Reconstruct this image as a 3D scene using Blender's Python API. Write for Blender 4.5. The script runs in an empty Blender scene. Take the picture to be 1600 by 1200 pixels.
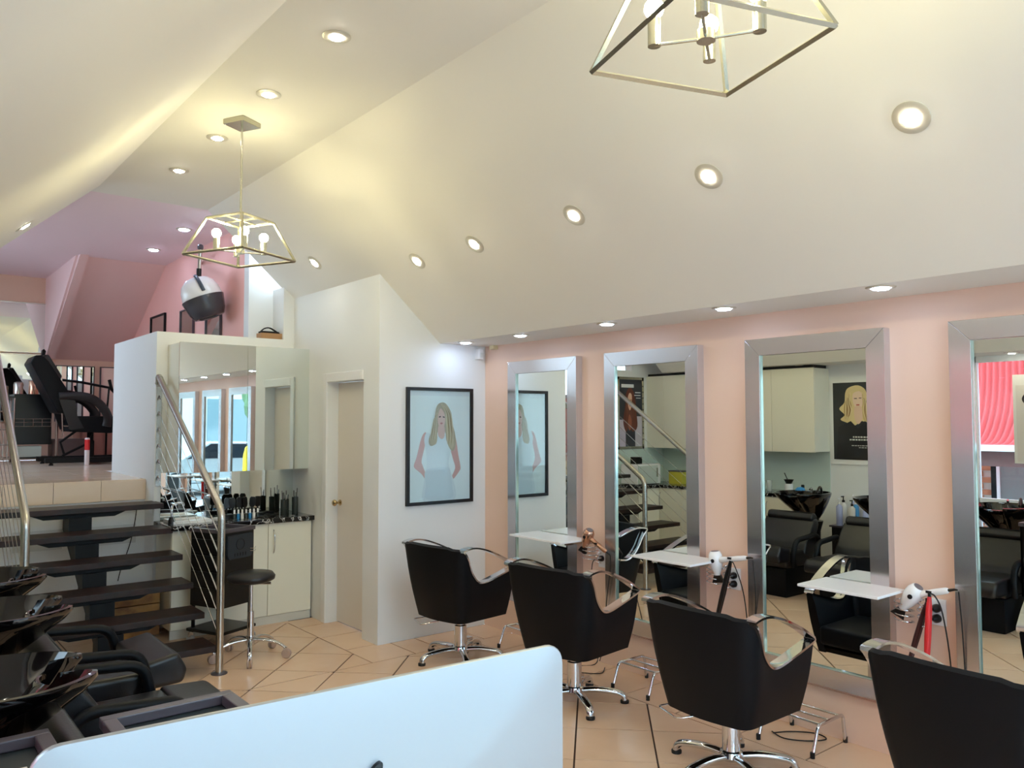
import bpy, bmesh, math, random
from mathutils import Vector, Matrix
from mathutils.geometry import tessellate_polygon
random.seed(7)
PI = math.pi
S = bpy.context.scene
C = S.collection

# ---------------------------------------------------------------- camera
cam = bpy.data.objects.new('camera', bpy.data.cameras.new('camera')); C.objects.link(cam)
yaw, pitch, roll = math.radians(39.08), math.radians(2.69), math.radians(-0.065)
fw = Vector((math.sin(yaw)*math.cos(pitch), math.cos(yaw)*math.cos(pitch), math.sin(pitch)))
r0 = Vector((math.cos(yaw), -math.sin(yaw), 0)); u0 = r0.cross(fw)
rr = r0*math.cos(roll)+u0*math.sin(roll); uu = -r0*math.sin(roll)+u0*math.cos(roll)
cam.matrix_world = Matrix(((rr.x, uu.x, -fw.x, 0), (rr.y, uu.y, -fw.y, 0), (rr.z, uu.z, -fw.z, 1.73), (0, 0, 0, 1)))
cam.data.sensor_width = 36.0; cam.data.lens = 1252.0/1600*36; cam.data.clip_start = 0.02
S.camera = cam
# ---------------------------------------------------------------- world, exposure
S.view_settings.view_transform = 'Standard'; S.view_settings.look = 'None'
S.view_settings.gamma = 1.0; S.view_settings.use_curve_mapping = False
S.view_settings.exposure = -0.02
W = bpy.data.worlds.new('sky'); S.world = W; W.use_nodes = True
bg = W.node_tree.nodes['Background']
bg.inputs['Color'].default_value = (0.64, 0.82, 1.0, 1); bg.inputs['Strength'].default_value = 7.6
LK = 1.0            # master factor of the lamps
BULB_E, WARM_E, COOL_E = 230.0*LK, 210.0*LK, 100.0*LK   # emission strengths of bulbs and downlight discs
S.cycles.max_bounces = 12; S.cycles.diffuse_bounces = 6; S.cycles.glossy_bounces = 6; S.cycles.transparent_max_bounces = 12
S.cycles.sample_clamp_indirect = 6.0

# ---------------------------------------------------------------- materials
def hexl(c):
    return tuple(((v/255.0)/12.92 if v/255.0 <= 0.04045 else ((v/255.0+0.055)/1.055)**2.4) for v in c)
def mat(name, col, rough=0.5, metal=0.0, spec=0.5, emit=None, es=0.0, bump=None, var=None, coat=0.0, aniso=0.0, alpha=1.0, trans=0.0):
    m = bpy.data.materials.new(name); m.use_nodes = True
    nt = m.node_tree; p = nt.nodes['Principled BSDF']
    p.inputs['Base Color'].default_value = (*hexl(col), 1)
    p.inputs['Roughness'].default_value = rough; p.inputs['Metallic'].default_value = metal
    p.inputs['Specular IOR Level'].default_value = spec
    p.inputs['Coat Weight'].default_value = coat
    if trans: p.inputs['Transmission Weight'].default_value = trans
    if alpha < 1: p.inputs['Alpha'].default_value = alpha
    if emit: p.inputs['Emission Color'].default_value = (*hexl(emit), 1); p.inputs['Emission Strength'].default_value = es
    if aniso:
        p.inputs['Anisotropic'].default_value = aniso
    if bump or var:
        tc = nt.nodes.new('ShaderNodeTexCoord'); n = nt.nodes.new('ShaderNodeTexNoise')
        nt.links.new(tc.outputs['Object'], n.inputs['Vector'])
    if bump:
        sc, st = bump; n.inputs['Scale'].default_value = sc; n.inputs['Detail'].default_value = 3
        b = nt.nodes.new('ShaderNodeBump'); b.inputs['Strength'].default_value = st; b.inputs['Distance'].default_value = 0.002
        nt.links.new(n.outputs['Fac'], b.inputs['Height']); nt.links.new(b.outputs['Normal'], p.inputs['Normal'])
    if var:
        col2, sc = var; n2 = nt.nodes.new('ShaderNodeTexNoise'); n2.inputs['Scale'].default_value = sc; n2.inputs['Detail'].default_value = 4
        nt.links.new(tc.outputs['Object'], n2.inputs['Vector'])
        r = nt.nodes.new('ShaderNodeValToRGB'); r.color_ramp.elements[0].position = 0.35; r.color_ramp.elements[1].position = 0.65
        r.color_ramp.elements[0].color = (*hexl(col), 1); r.color_ramp.elements[1].color = (*hexl(col2), 1)
        nt.links.new(n2.outputs['Fac'], r.inputs['Fac']); nt.links.new(r.outputs['Color'], p.inputs['Base Color'])
    return m
M = {}
M['ceiling'] = mat('ceiling_paint', (235, 232, 226), 0.7, bump=(60, 0.03))
M['white'] = mat('wall_white_paint', (230, 232, 232), 0.6, bump=(60, 0.03))
M['peach'] = mat('wall_peach_paint', (232, 200, 180), 0.6, bump=(60, 0.03))
M['pink'] = mat('wall_pink_paint', (238, 180, 170), 0.6, bump=(60, 0.03))
M['rose'] = mat('slope_rose_paint', (240, 208, 206), 0.6)
M['ceil_pink'] = mat('ceiling_pale_pink_paint', (240, 218, 224), 0.7)
M['cream'] = mat('cream_laminate', (232, 229, 212), 0.35)
M['gloss_white'] = mat('gloss_white', (238, 238, 238), 0.2)
M['tile'] = mat('terracotta_floor_tile', (222, 186, 156), 0.24, var=((230, 197, 168), 1.3), bump=(30, 0.05))
M['tile_b'] = mat('floor_tile_paler', (225, 191, 162), 0.22, var=((217, 181, 150), 2.1), bump=(30, 0.05))
M['grout'] = mat('grout', (58, 38, 30), 0.9)
M['ptile'] = mat('platform_tile', (222, 200, 178), 0.16, var=((228, 208, 190), 2.0))
M['mirror'] = mat('mirror_glass', (232, 238, 234), 0.0, 1.0)
M['mirror_edge'] = mat('mirror_edge', (190, 215, 210), 0.1, 0.6)
M['brushed'] = mat('brushed_steel', (212, 208, 210), 0.25, 1.0, aniso=1.0)
M['steel'] = mat('satin_steel', (190, 186, 178), 0.27, 1.0)
M['chrome'] = mat('chrome', (215, 216, 220), 0.08, 1.0)
M['brass'] = mat('aged_brass_knob', (190, 170, 130), 0.2, 1.0)
M['nickel'] = mat('satin_nickel', (188, 186, 172), 0.25, 0.9)
M['vinyl'] = mat('black_vinyl', (4, 8, 15), 0.5, spec=0.2, bump=(220, 0.2))
M['vinyl2'] = mat('black_vinyl_worn', (15, 16, 20), 0.36, spec=0.45, bump=(120, 0.3), var=((25, 24, 29), 6))
M['black'] = mat('black_plastic', (10, 11, 14), 0.32, spec=0.4)
M['rubber'] = mat('black_rubber', (18, 18, 18), 0.7)
M['tray'] = mat('dark_tray_plastic', (76, 70, 78), 0.33)
M['trayin'] = mat('dark_tray_well', (24, 34, 38), 0.4)
M['ceramic'] = mat('black_glazed_ceramic', (7, 7, 9), 0.06, coat=0.6)
M['wood'] = mat('dark_stained_timber', (24, 18, 19), 0.42, spec=0.35, var=((46, 26, 23), 9), bump=(40, 0.3))
M['steel_black'] = mat('black_painted_steel', (9, 10, 13), 0.5, spec=0.25)
M['alu'] = mat('anodised_aluminium', (178, 182, 186), 0.42, 0.8)
M['logo'] = mat('polished_black_logo', (18, 20, 24), 0.08, 0.3)
M['crate'] = mat('orange_timber', (176, 128, 62), 0.5, var=((120, 78, 34), 7), bump=(20, 0.4))
M['card'] = mat('cardboard', (170, 130, 92), 0.8)
M['blackfab'] = mat('black_fabric', (20, 21, 24), 0.9)
M['amber'] = mat('rose_gold', (205, 160, 134), 0.22, 0.85)
M['red'] = mat('red_gloss', (214, 48, 52), 0.25)
M['redtray'] = mat('red_plastic', (196, 70, 80), 0.3)
M['blue'] = mat('blue_plastic', (40, 130, 190), 0.3)
M['lav'] = mat('lavender_bottle', (172, 180, 222), 0.3)
M['wbot'] = mat('white_bottle', (230, 228, 224), 0.3)
M['smoke'] = mat('smoky_jar', (50, 56, 54), 0.1, spec=0.6)
M['yellow'] = mat('yellow_plastic', (250, 214, 20), 0.4)
M['frameblack'] = mat('black_frame', (16, 19, 26), 0.35)
M['wframe'] = mat('white_window_frame', (232, 236, 238), 0.35)
M['bin'] = mat('pale_blue_box', (196, 206, 200), 0.4)
M['splash'] = mat('pale_green_glass_splashback', (202, 218, 210), 0.12)
M['brownbeam'] = mat('brown_timber_fascia', (112, 78, 74), 0.7)
M['brick'] = mat('brick_clay', (190, 134, 100), 0.85, var=((170, 112, 84), 9))
M['mortar'] = mat('mortar', (190, 180, 168), 0.9)
M['asphalt'] = mat('asphalt', (120, 124, 128), 0.9)
M['paving'] = mat('pale_paving', (206, 206, 202), 0.85)
M['carpaint'] = mat('dark_blue_car_paint', (58, 78, 96), 0.15, 0.3, coat=1)
M['carsilver'] = mat('silver_car_paint', (176, 186, 192), 0.2, 0.5, coat=1)
M['carglass'] = mat('car_glass', (24, 34, 42), 0.05)
M['leaf'] = mat('street_tree_leaves', (120, 150, 110), 0.8, var=((86, 118, 84), 8))
M['flesh'] = mat('print_skin', (226, 184, 172), 0.4)
M['led_cool'] = mat('lamp_cool', (255, 255, 255), 0.5, emit=(196, 218, 255), es=COOL_E)
M['led_warm'] = mat('lamp_warm', (255, 255, 255), 0.5, emit=(255, 247, 230), es=WARM_E)
M['bulb'] = mat('bulb_glow', (255, 255, 255), 0.5, emit=(255, 244, 188), es=BULB_E)
M['rim'] = mat('downlight_rim', (214, 210, 196), 0.35, 0.3)
M['screen'] = mat('screen_glass', (8, 8, 10), 0.05)
# thin window glass
g = bpy.data.materials.new('window_glass'); g.use_nodes = True; nt = g.node_tree; nt.nodes.clear()
o_ = nt.nodes.new('ShaderNodeOutputMaterial'); mx = nt.nodes.new('ShaderNodeMixShader'); tr = nt.nodes.new('ShaderNodeBsdfTransparent')
gl = nt.nodes.new('ShaderNodeBsdfGlossy'); gl.inputs['Roughness'].default_value = 0.0; fr = nt.nodes.new('ShaderNodeFresnel'); fr.inputs['IOR'].default_value = 1.3
tr.inputs['Color'].default_value = (0.95, 0.98, 0.98, 1)
nt.links.new(fr.outputs[0], mx.inputs[0]); nt.links.new(tr.outputs[0], mx.inputs[1]); nt.links.new(gl.outputs[0], mx.inputs[2]); nt.links.new(mx.outputs[0], o_.inputs[0])
M['glass'] = g
# translucent red corrugated sheet
g = bpy.data.materials.new('red_translucent_sheet'); g.use_nodes = True; nt = g.node_tree; nt.nodes.clear()
o_ = nt.nodes.new('ShaderNodeOutputMaterial'); mx = nt.nodes.new('ShaderNodeMixShader'); mx.inputs[0].default_value = 0.6
df = nt.nodes.new('ShaderNodeBsdfDiffuse'); df.inputs['Color'].default_value = (0.92, 0.24, 0.25, 1)
tl = nt.nodes.new('ShaderNodeBsdfTranslucent'); tl.inputs['Color'].default_value = (0.97, 0.36, 0.36, 1)
nt.links.new(df.outputs[0], mx.inputs[1]); nt.links.new(tl.outputs[0], mx.inputs[2]); nt.links.new(mx.outputs[0], o_.inputs[0])
M['awning'] = g
# clear plastic holder look for jars
M['clear'] = mat('clear_glass_jar', (225, 232, 230), 0.05, alpha=0.35)
# black marbled laminate
mm = mat('black_marble_laminate', (12, 12, 14), 0.12); nt = mm.node_tree; p = nt.nodes['Principled BSDF']
tc = nt.nodes.new('ShaderNodeTexCoord'); n1 = nt.nodes.new('ShaderNodeTexNoise'); n1.inputs['Scale'].default_value = 5; n1.inputs['Detail'].default_value = 6
vo = nt.nodes.new('ShaderNodeTexVoronoi'); vo.feature = 'DISTANCE_TO_EDGE'; vo.inputs['Scale'].default_value = 9
mp = nt.nodes.new('ShaderNodeMixRGB'); mp.inputs[0].default_value = 0.5
cr = nt.nodes.new('ShaderNodeValToRGB'); cr.color_ramp.elements[0].position = 0.0; cr.color_ramp.elements[0].color = (0.75, 0.75, 0.75, 1); cr.color_ramp.elements[1].position = 0.035; cr.color_ramp.elements[1].color = (0.006, 0.006, 0.008, 1)
nt.links.new(tc.outputs['Object'], n1.inputs['Vector']); nt.links.new(tc.outputs['Object'], mp.inputs[1]); nt.links.new(n1.outputs['Color'], mp.inputs[2])
nt.links.new(mp.outputs[0], vo.inputs['Vector']); nt.links.new(vo.outputs['Distance'], cr.inputs[0]); nt.links.new(cr.outputs[0], p.inputs['Base Color'])
M['marble'] = mm
# brushed steel with a vertical grain
nt = M['brushed'].node_tree; p = nt.nodes['Principled BSDF']
tg = nt.nodes.new('ShaderNodeCombineXYZ'); tg.inputs[0].default_value = 0.25; tg.inputs[1].default_value = 1.0; nt.links.new(tg.outputs[0], p.inputs['Tangent'])
p.inputs['Anisotropic Rotation'].default_value = 0.0
def flat(name, rgb, rough=0.45):
    k = 'print_'+name
    if k not in M: M[k] = mat(k, rgb, rough)
    return M[k]

# ---------------------------------------------------------------- mesh helpers
def BM(): return bmesh.new()
def obj(name, bm, m, parent=None, smooth=None, world=False, bevel=0, keep=False):
    if bevel:
        bmesh.ops.recalc_face_normals(bm, faces=bm.faces); bm.normal_update()
        es = [e for e in bm.edges if len(e.link_faces) == 2 and e.calc_face_angle(0) > (0.5 if bevel < 0.02 else 0.2)]
        if es: bmesh.ops.bevel(bm, geom=es, offset=bevel, segments=2 if bevel < 0.02 else 4, profile=0.6, affect='EDGES', clamp_overlap=True)
    if world and parent is not None:
        bmesh.ops.translate(bm, vec=-parent.location, verts=bm.verts)
    if not keep: bmesh.ops.recalc_face_normals(bm, faces=bm.faces)
    me = bpy.data.meshes.new(name); bm.to_mesh(me); bm.free()
    ms = m if isinstance(m, (list, tuple)) else [m]
    for x in ms: me.materials.append(x)
    o = bpy.data.objects.new(name, me); C.objects.link(o)
    if parent is not None: o.parent = parent
    if smooth is not None:
        for poly in me.polygons: poly.use_smooth = True
        if smooth < 170:
            try: me.set_sharp_from_angle(angle=math.radians(smooth))
            except Exception: pass
    return o
def box(bm, x0, x1, y0, y1, z0, z1):
    v = [bm.verts.new(p) for p in ((x0, y0, z0), (x1, y0, z0), (x1, y1, z0), (x0, y1, z0), (x0, y0, z1), (x1, y0, z1), (x1, y1, z1), (x0, y1, z1))]
    for f in ((0, 3, 2, 1), (4, 5, 6, 7), (0, 1, 5, 4), (1, 2, 6, 5), (2, 3, 7, 6), (3, 0, 4, 7)): bm.faces.new([v[i] for i in f])
    return v
def bx(*a):
    bm = BM(); box(bm, *a); return bm
def prism(bm, pts, axis, a0, a1):
    """pts 2-D in the plane perpendicular to axis ('x': (y,z), 'y': (x,z), 'z': (x,y))"""
    def P3(p, a): return {'x': (a, p[0], p[1]), 'y': (p[0], a, p[1]), 'z': (p[0], p[1], a)}[axis]
    A = [bm.verts.new(P3(p, a0)) for p in pts]; B = [bm.verts.new(P3(p, a1)) for p in pts]
    n = len(pts); bm.faces.new(A[::-1]); bm.faces.new(B)
    for i in range(n): bm.faces.new((A[i], A[(i+1) % n], B[(i+1) % n], B[i]))
def pr(pts, axis, a0, a1):
    bm = BM(); prism(bm, pts, axis, a0, a1); return bm
def tube(bm, pts, r, n=10, closed=False, radii=None, flatten=None):
    P = [Vector(p) for p in pts]; k = len(P); rings = []; up = None
    for i in range(k):
        if closed: t = (P[(i+1) % k]-P[i-1])
        else: t = P[min(i+1, k-1)]-P[max(i-1, 0)]
        t.normalize()
        if up is None: up = Vector((0, 0, 1)) if abs(t.z) < 0.9 else Vector((1, 0, 0))
        a = t.cross(up)
        if a.length < 1e-4: a = t.cross(Vector((0, 1, 0.1)))
        a.normalize(); b = a.cross(t).normalized(); up = b
        ri = radii[i] if radii else r; fl = flatten or (1, 1)
        rings.append([bm.verts.new(P[i]+(a*math.cos(2*PI*j/n)*fl[0]+b*math.sin(2*PI*j/n)*fl[1])*ri) for j in range(n)])
    m = k if closed else k-1
    for i in range(m):
        A, B = rings[i], rings[(i+1) % k]
        for j in range(n): bm.faces.new((A[j], A[(j+1) % n], B[(j+1) % n], B[j]))
    if not closed: bm.faces.new(rings[0][::-1]); bm.faces.new(rings[-1])
def tb(pts, r, n=10, **k):
    bm = BM(); tube(bm, pts, r, n, **k); return bm
def lathe(bm, prof, c=(0, 0, 0), n=24, axis=None):
    """prof list of (r,z) along local z; axis: direction vector"""
    q = Vector((0, 0, 1)).rotation_difference(Vector(axis).normalized()) if axis else None
    rings = []
    for r, z in prof:
        ring = []
        for j in range(n):
            p = Vector((max(r, 1e-4)*math.cos(2*PI*j/n), max(r, 1e-4)*math.sin(2*PI*j/n), z))
            if q: p = q @ p
            ring.append(bm.verts.new(p+Vector(c)))
        rings.append(ring)
    for A, B in zip(rings, rings[1:]):
        for j in range(n): bm.faces.new((A[j], A[(j+1) % n], B[(j+1) % n], B[j]))
    bm.faces.new(rings[0][::-1]); bm.faces.new(rings[-1])
def lt(prof, c=(0, 0, 0), n=24, axis=None):
    bm = BM(); lathe(bm, prof, c, n, axis); return bm
def cyl(bm, p0, p1, r, n=14): tube(bm, [p0, p1], r, n)
def smoothpath(pts, sub=5, closed=False):
    P = [Vector(p) for p in pts]; n = len(P); out = []
    rng = range(n) if closed else range(n-1)
    for i in rng:
        p0 = P[(i-1) % n] if closed or i > 0 else P[i]; p1 = P[i]; p2 = P[(i+1) % n]
        p3 = P[(i+2) % n] if closed or i+2 < n else p2
        for s in range(sub):
            t = s/sub
            out.append(0.5*((2*p1)+(-p0+p2)*t+(2*p0-5*p1+4*p2-p3)*t*t+(-p0+3*p1-3*p2+p3)*t**3))
    if not closed: out.append(P[-1])
    return out
def roundpath(pts, r, seg=5):
    P = [Vector(p) for p in pts]; out = [P[0]]
    for i in range(1, len(P)-1):
        a = (P[i-1]-P[i]); b = (P[i+1]-P[i]); d = min(r, a.length*0.49, b.length*0.49)
        A = P[i]+a.normalized()*d; B = P[i]+b.normalized()*d
        for s in range(seg+1):
            t = s/seg; out.append((1-t)**2*A+2*t*(1-t)*P[i]+t*t*B)
    out.append(P[-1]); return out
def thing(name, label, cat, loc=(0, 0, 0), rz=0, group=None):
    o = bpy.data.objects.new(name, None); C.objects.link(o); o.location = loc; o.rotation_euler = (0, 0, rz); o.empty_display_size = 0.1
    o['label'] = label; o['category'] = cat
    if group: o['group'] = group
    return o
def tag(o, label, cat, group=None):
    o['label'] = label; o['category'] = cat
    if group: o['group'] = group
    return o
def st(name, bm, m, **k):
    o = obj(name, bm, m, **k); o['kind'] = 'structure'; return o
def dup(root, loc=None, rz=None, label=None, group=None):
    def cp(o, par):
        c = o.copy(); C.objects.link(c); c.parent = par
        for ch in o.children: cp(ch, c)
        return c
    r = cp(root, None)
    if loc is not None: r.location = loc
    if rz is not None: r.rotation_euler = (0, 0, rz)
    if label: r['label'] = label
    if group: r['group'] = group
    return r
def light(name, kind, loc, energy, col, parent=None, size=0.03, spot=None, blend=0.6, aim=None):
    l = bpy.data.lights.new(name, kind); l.energy = energy; l.color = col
    l.shadow_soft_size = size
    if kind == 'SPOT': l.spot_size = spot; l.spot_blend = blend
    o = bpy.data.objects.new(name, l); C.objects.link(o); o.location = loc
    if aim is not None: o.rotation_euler = Vector(aim).to_track_quat('-Z', 'Y').to_euler()
    if parent is not None: o.parent = parent
    return o

# ================================================================ SETTING
XL, XR, YF = -0.42, 4.20, -1.6      # left wall, mirror wall, shop front
ZS, ZC = 2.38, 3.62                 # soffit, flat ceiling
SL = 0.9                            # slope of the attic ceiling
XA, XB = 3.73, 3.73-(ZC-ZS)/SL      # right slope: soffit edge, flat ceiling edge
XD, XE = 1.43, 1.43-(ZC-ZS)/SL      # left slope: flat edge, soffit edge
PZ = 1.24                           # upper level floor

# ---- floor with individually laid tiles
fl = st('floor', bx(XL, XR, YF, 7.4, -0.12, -0.006), M['grout'])
def clip(poly, ax, v, keep_less):
    out = []; n = len(poly)
    for i in range(n):
        a, b = poly[i], poly[(i+1) % n]
        ia = (a[ax] <= v) == keep_less or abs(a[ax]-v) < 1e-9; ib = (b[ax] <= v) == keep_less or abs(b[ax]-v) < 1e-9
        if ia: out.append(a)
        if ia != ib:
            t = (v-a[ax])/(b[ax]-a[ax]); out.append((a[0]+t*(b[0]-a[0]), a[1]+t*(b[1]-a[1])))
    return out
def area(p): return abs(sum(p[i][0]*p[(i+1) % len(p)][1]-p[(i+1) % len(p)][0]*p[i][1] for i in range(len(p))))/2
TN = [0]
def tile(poly, parent=fl, z=0.0, m=None, t=0.012):
    if len(poly) < 3 or area(poly) < 0.004: return
    cx = sum(p[0] for p in poly)/len(poly); cy = sum(p[1] for p in poly)/len(poly)
    q = [(p[0], p[1]) for p in poly]
    bm = BM(); dz = random.uniform(-0.0004, 0.0004)
    prism(bm, q, 'z', z-t, z+dz)
    obj('tile', bm, m or (M['tile'] if random.random() < 0.6 else M['tile_b']), parent); TN[0] += 1
PT, G = 0.4225, 0.0050
def region(x0, x1, y0, y1):
    r2 = 2**0.5
    us = [(x+y)/r2 for x in (x0, x1) for y in (y0, y1)]; vs = [(x-y)/r2 for x in (x0, x1) for y in (y0, y1)]
    for i in range(math.floor((min(us)-4.206)/PT), math.ceil((max(us)-4.206)/PT)+1):
        for j in range(math.floor((min(vs)+0.117)/PT), math.ceil((max(vs)+0.117)/PT)+1):
            ua, ub = 4.206+PT*i+G, 4.206+PT*(i+1)-G; va, vb = -0.117+PT*j+G, -0.117+PT*(j+1)-G
            p = [((u+v)/r2, (u-v)/r2) for u, v in ((ua, va), (ub, va), (ub, vb), (ua, vb))]
            for ax, vv, kl in ((0, x0+G, False), (0, x1-G, True), (1, y0+G, False), (1, y1-G, True)):
                p = clip(p, ax, vv, kl)
                if len(p) < 3: break
            if len(p) >= 3: tile(p)
region(XL, 3.80, 0.6, 5.17)
region(XL, 2.905, 5.17, 6.64)
def rect(x0, x1, y0, y1, **k): tile([(x0+G, y0+G), (x1-G, y0+G), (x1-G, y1-G), (x0+G, y1-G)], **k)
y = 5.17
for a, b in ((5.17, 5.585), (5.585, 6.015), (6.015, 6.43), (6.43, 6.70)): rect(2.905, 3.27, a, b)
y = 3.57+PT*3
ys = [5.17]+[3.57+PT*k for k in range(3, -8, -1)]
for a, b in zip(ys[1:], ys): rect(3.80, 4.20, a, b)
xs = [3.27, 3.49, 3.91, 4.20]
for a, b in zip(xs, xs[1:]): rect(a, b, 5.17, 5.54)
# big tiles behind the camera and under the stairs, plain
rest = BM(); 
for i in range(10):
    for j in range(5): box(rest, XL+i*0.462+G, XL+(i+1)*0.462-G, YF+j*0.44+G, YF+(j+1)*0.44-G, -0.012, 0)
for i in range(8):
    for j in range(2): box(rest, XL+i*0.42+G, XL+(i+1)*0.42-G, 6.64+j*0.38+G, 6.64+(j+1)*0.38-G, -0.012, 0)
o = obj('tile_field', rest, M['tile'], fl); o['kind'] = 'stuff'

# ---- walls
wr = st('wall_right', bx(XR, XR+0.12, YF, 5.6, 0, ZS+0.1), M['peach'])
st('baseboard_right', bx(XR-0.008, XR, YF, 5.54, 0, 0.25), M['peach'])
st('wall_picture', bx(3.32, XR+0.12, 5.54, 5.66, 0, 3.0), M['white'])
# door wall, with a recessed doorway
dy0, dy1, dz = 5.79, 6.43, 2.075
bm = BM(); XP = 3.155
box(bm, XP, 3.32, 5.54, dy0, 0, 3.0); box(bm, XP, 3.32, dy1, 7.3, 0, 3.0); box(bm, XP, 3.32, dy0, dy1, dz, 3.0)
st('wall_door_side', bm, M['white'])
bm = BM(); w = 0.075
box(bm, XP-0.014, XP, dy1, dy1+w, 0, dz+w); box(bm, XP-0.014, XP, dy0, dy1, dz, dz+w)
st('trim_1', bm, M['gloss_white'], bevel=0.003)
d = st('door_1', bx(3.255, 3.295, dy0+0.003, dy1-0.003, 0.008, dz-0.004), flat('door_paint', (228, 222, 214), 0.45), bevel=0.002)
kb = BM(); lathe(kb, [(0.026, 0), (0.026, 0.006), (0.010, 0.010), (0.010, 0.035), (0.024, 0.045), (0.029, 0.058), (0.022, 0.070), (0.002, 0.073)], (3.255, 6.375, 1.03), 16, (-1, 0, 0))
obj('door_knob', kb, M['brass'], d, smooth=40)
# half wall between salon and upper level, closed part on its right
st('wall_half', pr([(1.93, 0), (3.17, 0), (3.17, 2.5), (1.93, 2.5)], 'y', 7.15, 7.33), M['white'])
st('wall_half_side', bx(1.93, 2.05, 7.33, 8.62, 0, 2.5), M['white'])
st('wall_back_right', pr([(3.05, 2.5), (3.17, 2.5), (3.17, 2.885), (3.05, 2.995)], 'y', 7.15, 7.40), M['white'])
st('wall_back_pale', bx(2.81, 3.6, 7.40, 7.52, PZ, ZC), M['white'])
st('wall_pink', bx(2.81, 2.93, 7.52, 12.12, PZ, ZC), M['pink'])
st('wall_gable', pr([(3.17, 2.89), (3.73, 2.38), (3.73, 3.7), (3.17, 3.7)], 'y', 7.20, 7.3), M['white'])
st('wall_left_upper', bx(XL, XL+0.01, 7.54, 7.9, PZ, ZC), M['pink']); st('wall_left_upper_sill', bx(XL, XL+0.01, 7.9, 12.0, PZ, 2.1), M['pink'])
bm = BM(); box(bm, XL-0.12, XL, 3.38, 7.9, 0, ZC); box(bm, XL-0.12, XL, 7.9, 11.5, 0, 2.1); box(bm, XL-0.12, XL, 7.9, 11.5, 3.4, ZC); box(bm, XL-0.12, XL, 11.5, 12.1, 0, ZC)
st('wall_left', bm, M['white'])
bm = BM(); box(bm, XL-0.12, XL, YF, 3.38, 0, 0.42); box(bm, XL-0.12, XL, YF, 3.38, ZS, ZC)
st('wall_left_low', bm, M['white'])
st('wall_stair', bx(XL, 0.5, 7.4, 7.52, 0, 2.42), M['white'])
st('wall_stair_upper', bx(XL, 0.2, 7.4, 7.52, 2.42, ZC), M['white'])
# ---- upper level floor, with tiles
up = st('floor_upper', bx(XL, 2.93, 7.415, 12.1, 0, PZ-0.006), M['white'])
def prect(x0, x1, y0, y1): tile([(x0+.002, y0+.002), (x1-.002, y0+.002), (x1-.002, y1-.002), (x0+.002, y1-.002)], parent=up, z=PZ, m=M['ptile'])
px = [1.93-0.352*k for k in range(0, 8)]
for a, b in zip(px[1:], px):
    if a < XL: continue
    for k in range(13):
        if b > 0.4: prect(a, b, 7.40+0.352*k, 7.40+0.352*(k+1))
for a, b in zip(px[1:5], px[:4]):
    bm = BM(); box(bm, a+.002, b-.002, 7.395, 7.415, PZ-0.175, PZ-0.010); obj('riser_tile', bm, M['ptile'], up)
bm = BM(); 
for i in range(3):
    for j in range(13):
        xx0 = 1.93+0.352*i
        if not (xx0 < 2.05 and 7.4+0.352*j < 8.6): box(bm, xx0+.002, min(xx0+0.35, 2.81), 7.6+0.34*j, 7.6+0.34*j+0.336, PZ-0.006, PZ)
o = obj('tile_field', bm, M['ptile'], up); o['kind'] = 'stuff'
# recessed panels of the wall under the landing
for i, (a, b) in enumerate(((0.95, 1.30), (1.50, 1.86))):
    for j, (c, e) in enumerate(((0.70, 0.86), (0.96, 1.02))):
        bm = BM(); box(bm, a, b, 7.408, 7.416, c, e); st('trim_2', bm, flat('pale_vent', (206, 208, 208)))
# ---- ceiling
bm = BM(); T = 0.08
prism(bm, [(XB, ZC), (XA, ZS), (XA, ZS+T*1.4), (XB, ZC+T*1.4)], 'y', YF, 7.2)
ce = st('ceiling', bm, M['ceiling'])
st('ceiling_flat', pr([(XD, ZC), (XB, ZC), (XB, ZC+T), (XD, ZC+T)], 'y', YF, 7.2), M['ceiling'])
st('ceiling_left', pr([(XE, ZS), (XD, ZC), (XD, ZC+T*1.4), (XE, ZS+T*1.4)], 'y', YF, 7.0), M['ceiling'])
st('ceiling_soffit_left', bx(XL, XE, YF, 7.0, ZS, ZS+T), M['ceiling'])
st('ceiling_soffit', bx(XA, XR, YF, 5.54, ZS, ZS+T), M['ceiling'])
st('ceiling_upper', bx(XL, 2.81, 7.2, 12.1, ZC, ZC+T), M['ceil_pink'])
st('ceiling_upper_edge', bx(XL, XD, 7.0, 7.2, ZC, ZC+T), M['ceiling'])
bm = BM(); prism(bm, [(10.1, ZC), (12.0, 2.56), (12.0, 2.70), (10.1, ZC+0.1)], 'x', 1.955, 2.81)
st('wall_slope_upper', bm, M['rose'])
bm = BM(); prism(bm, [(10.0, ZC), (11.9, 2.56), (12.0, 2.56), (12.0, 2.60), (10.17, ZC)], 'x', 1.865, 1.955)
st('trim_3', bm, M['rose'])
bm = BM(); prism(bm, [(10.1, ZC), (12.0, 2.5), (12.0, ZC)], 'x', 1.84, 1.864)
st('wall_dormer_cheek', bm, M['rose'])
st('wall_far', bx(XL, 2.81, 12.0, 12.12, PZ, ZC), M['peach'])
# wedge that closes the end of the left slope (seen from the upper level)
st('wall_gable_left', pr([(XL, ZS+T), (XE, ZS+T), (XD, ZC+T), (XL, ZC+T)], 'y', 6.9, 7.0), M['ceiling'])

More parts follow.
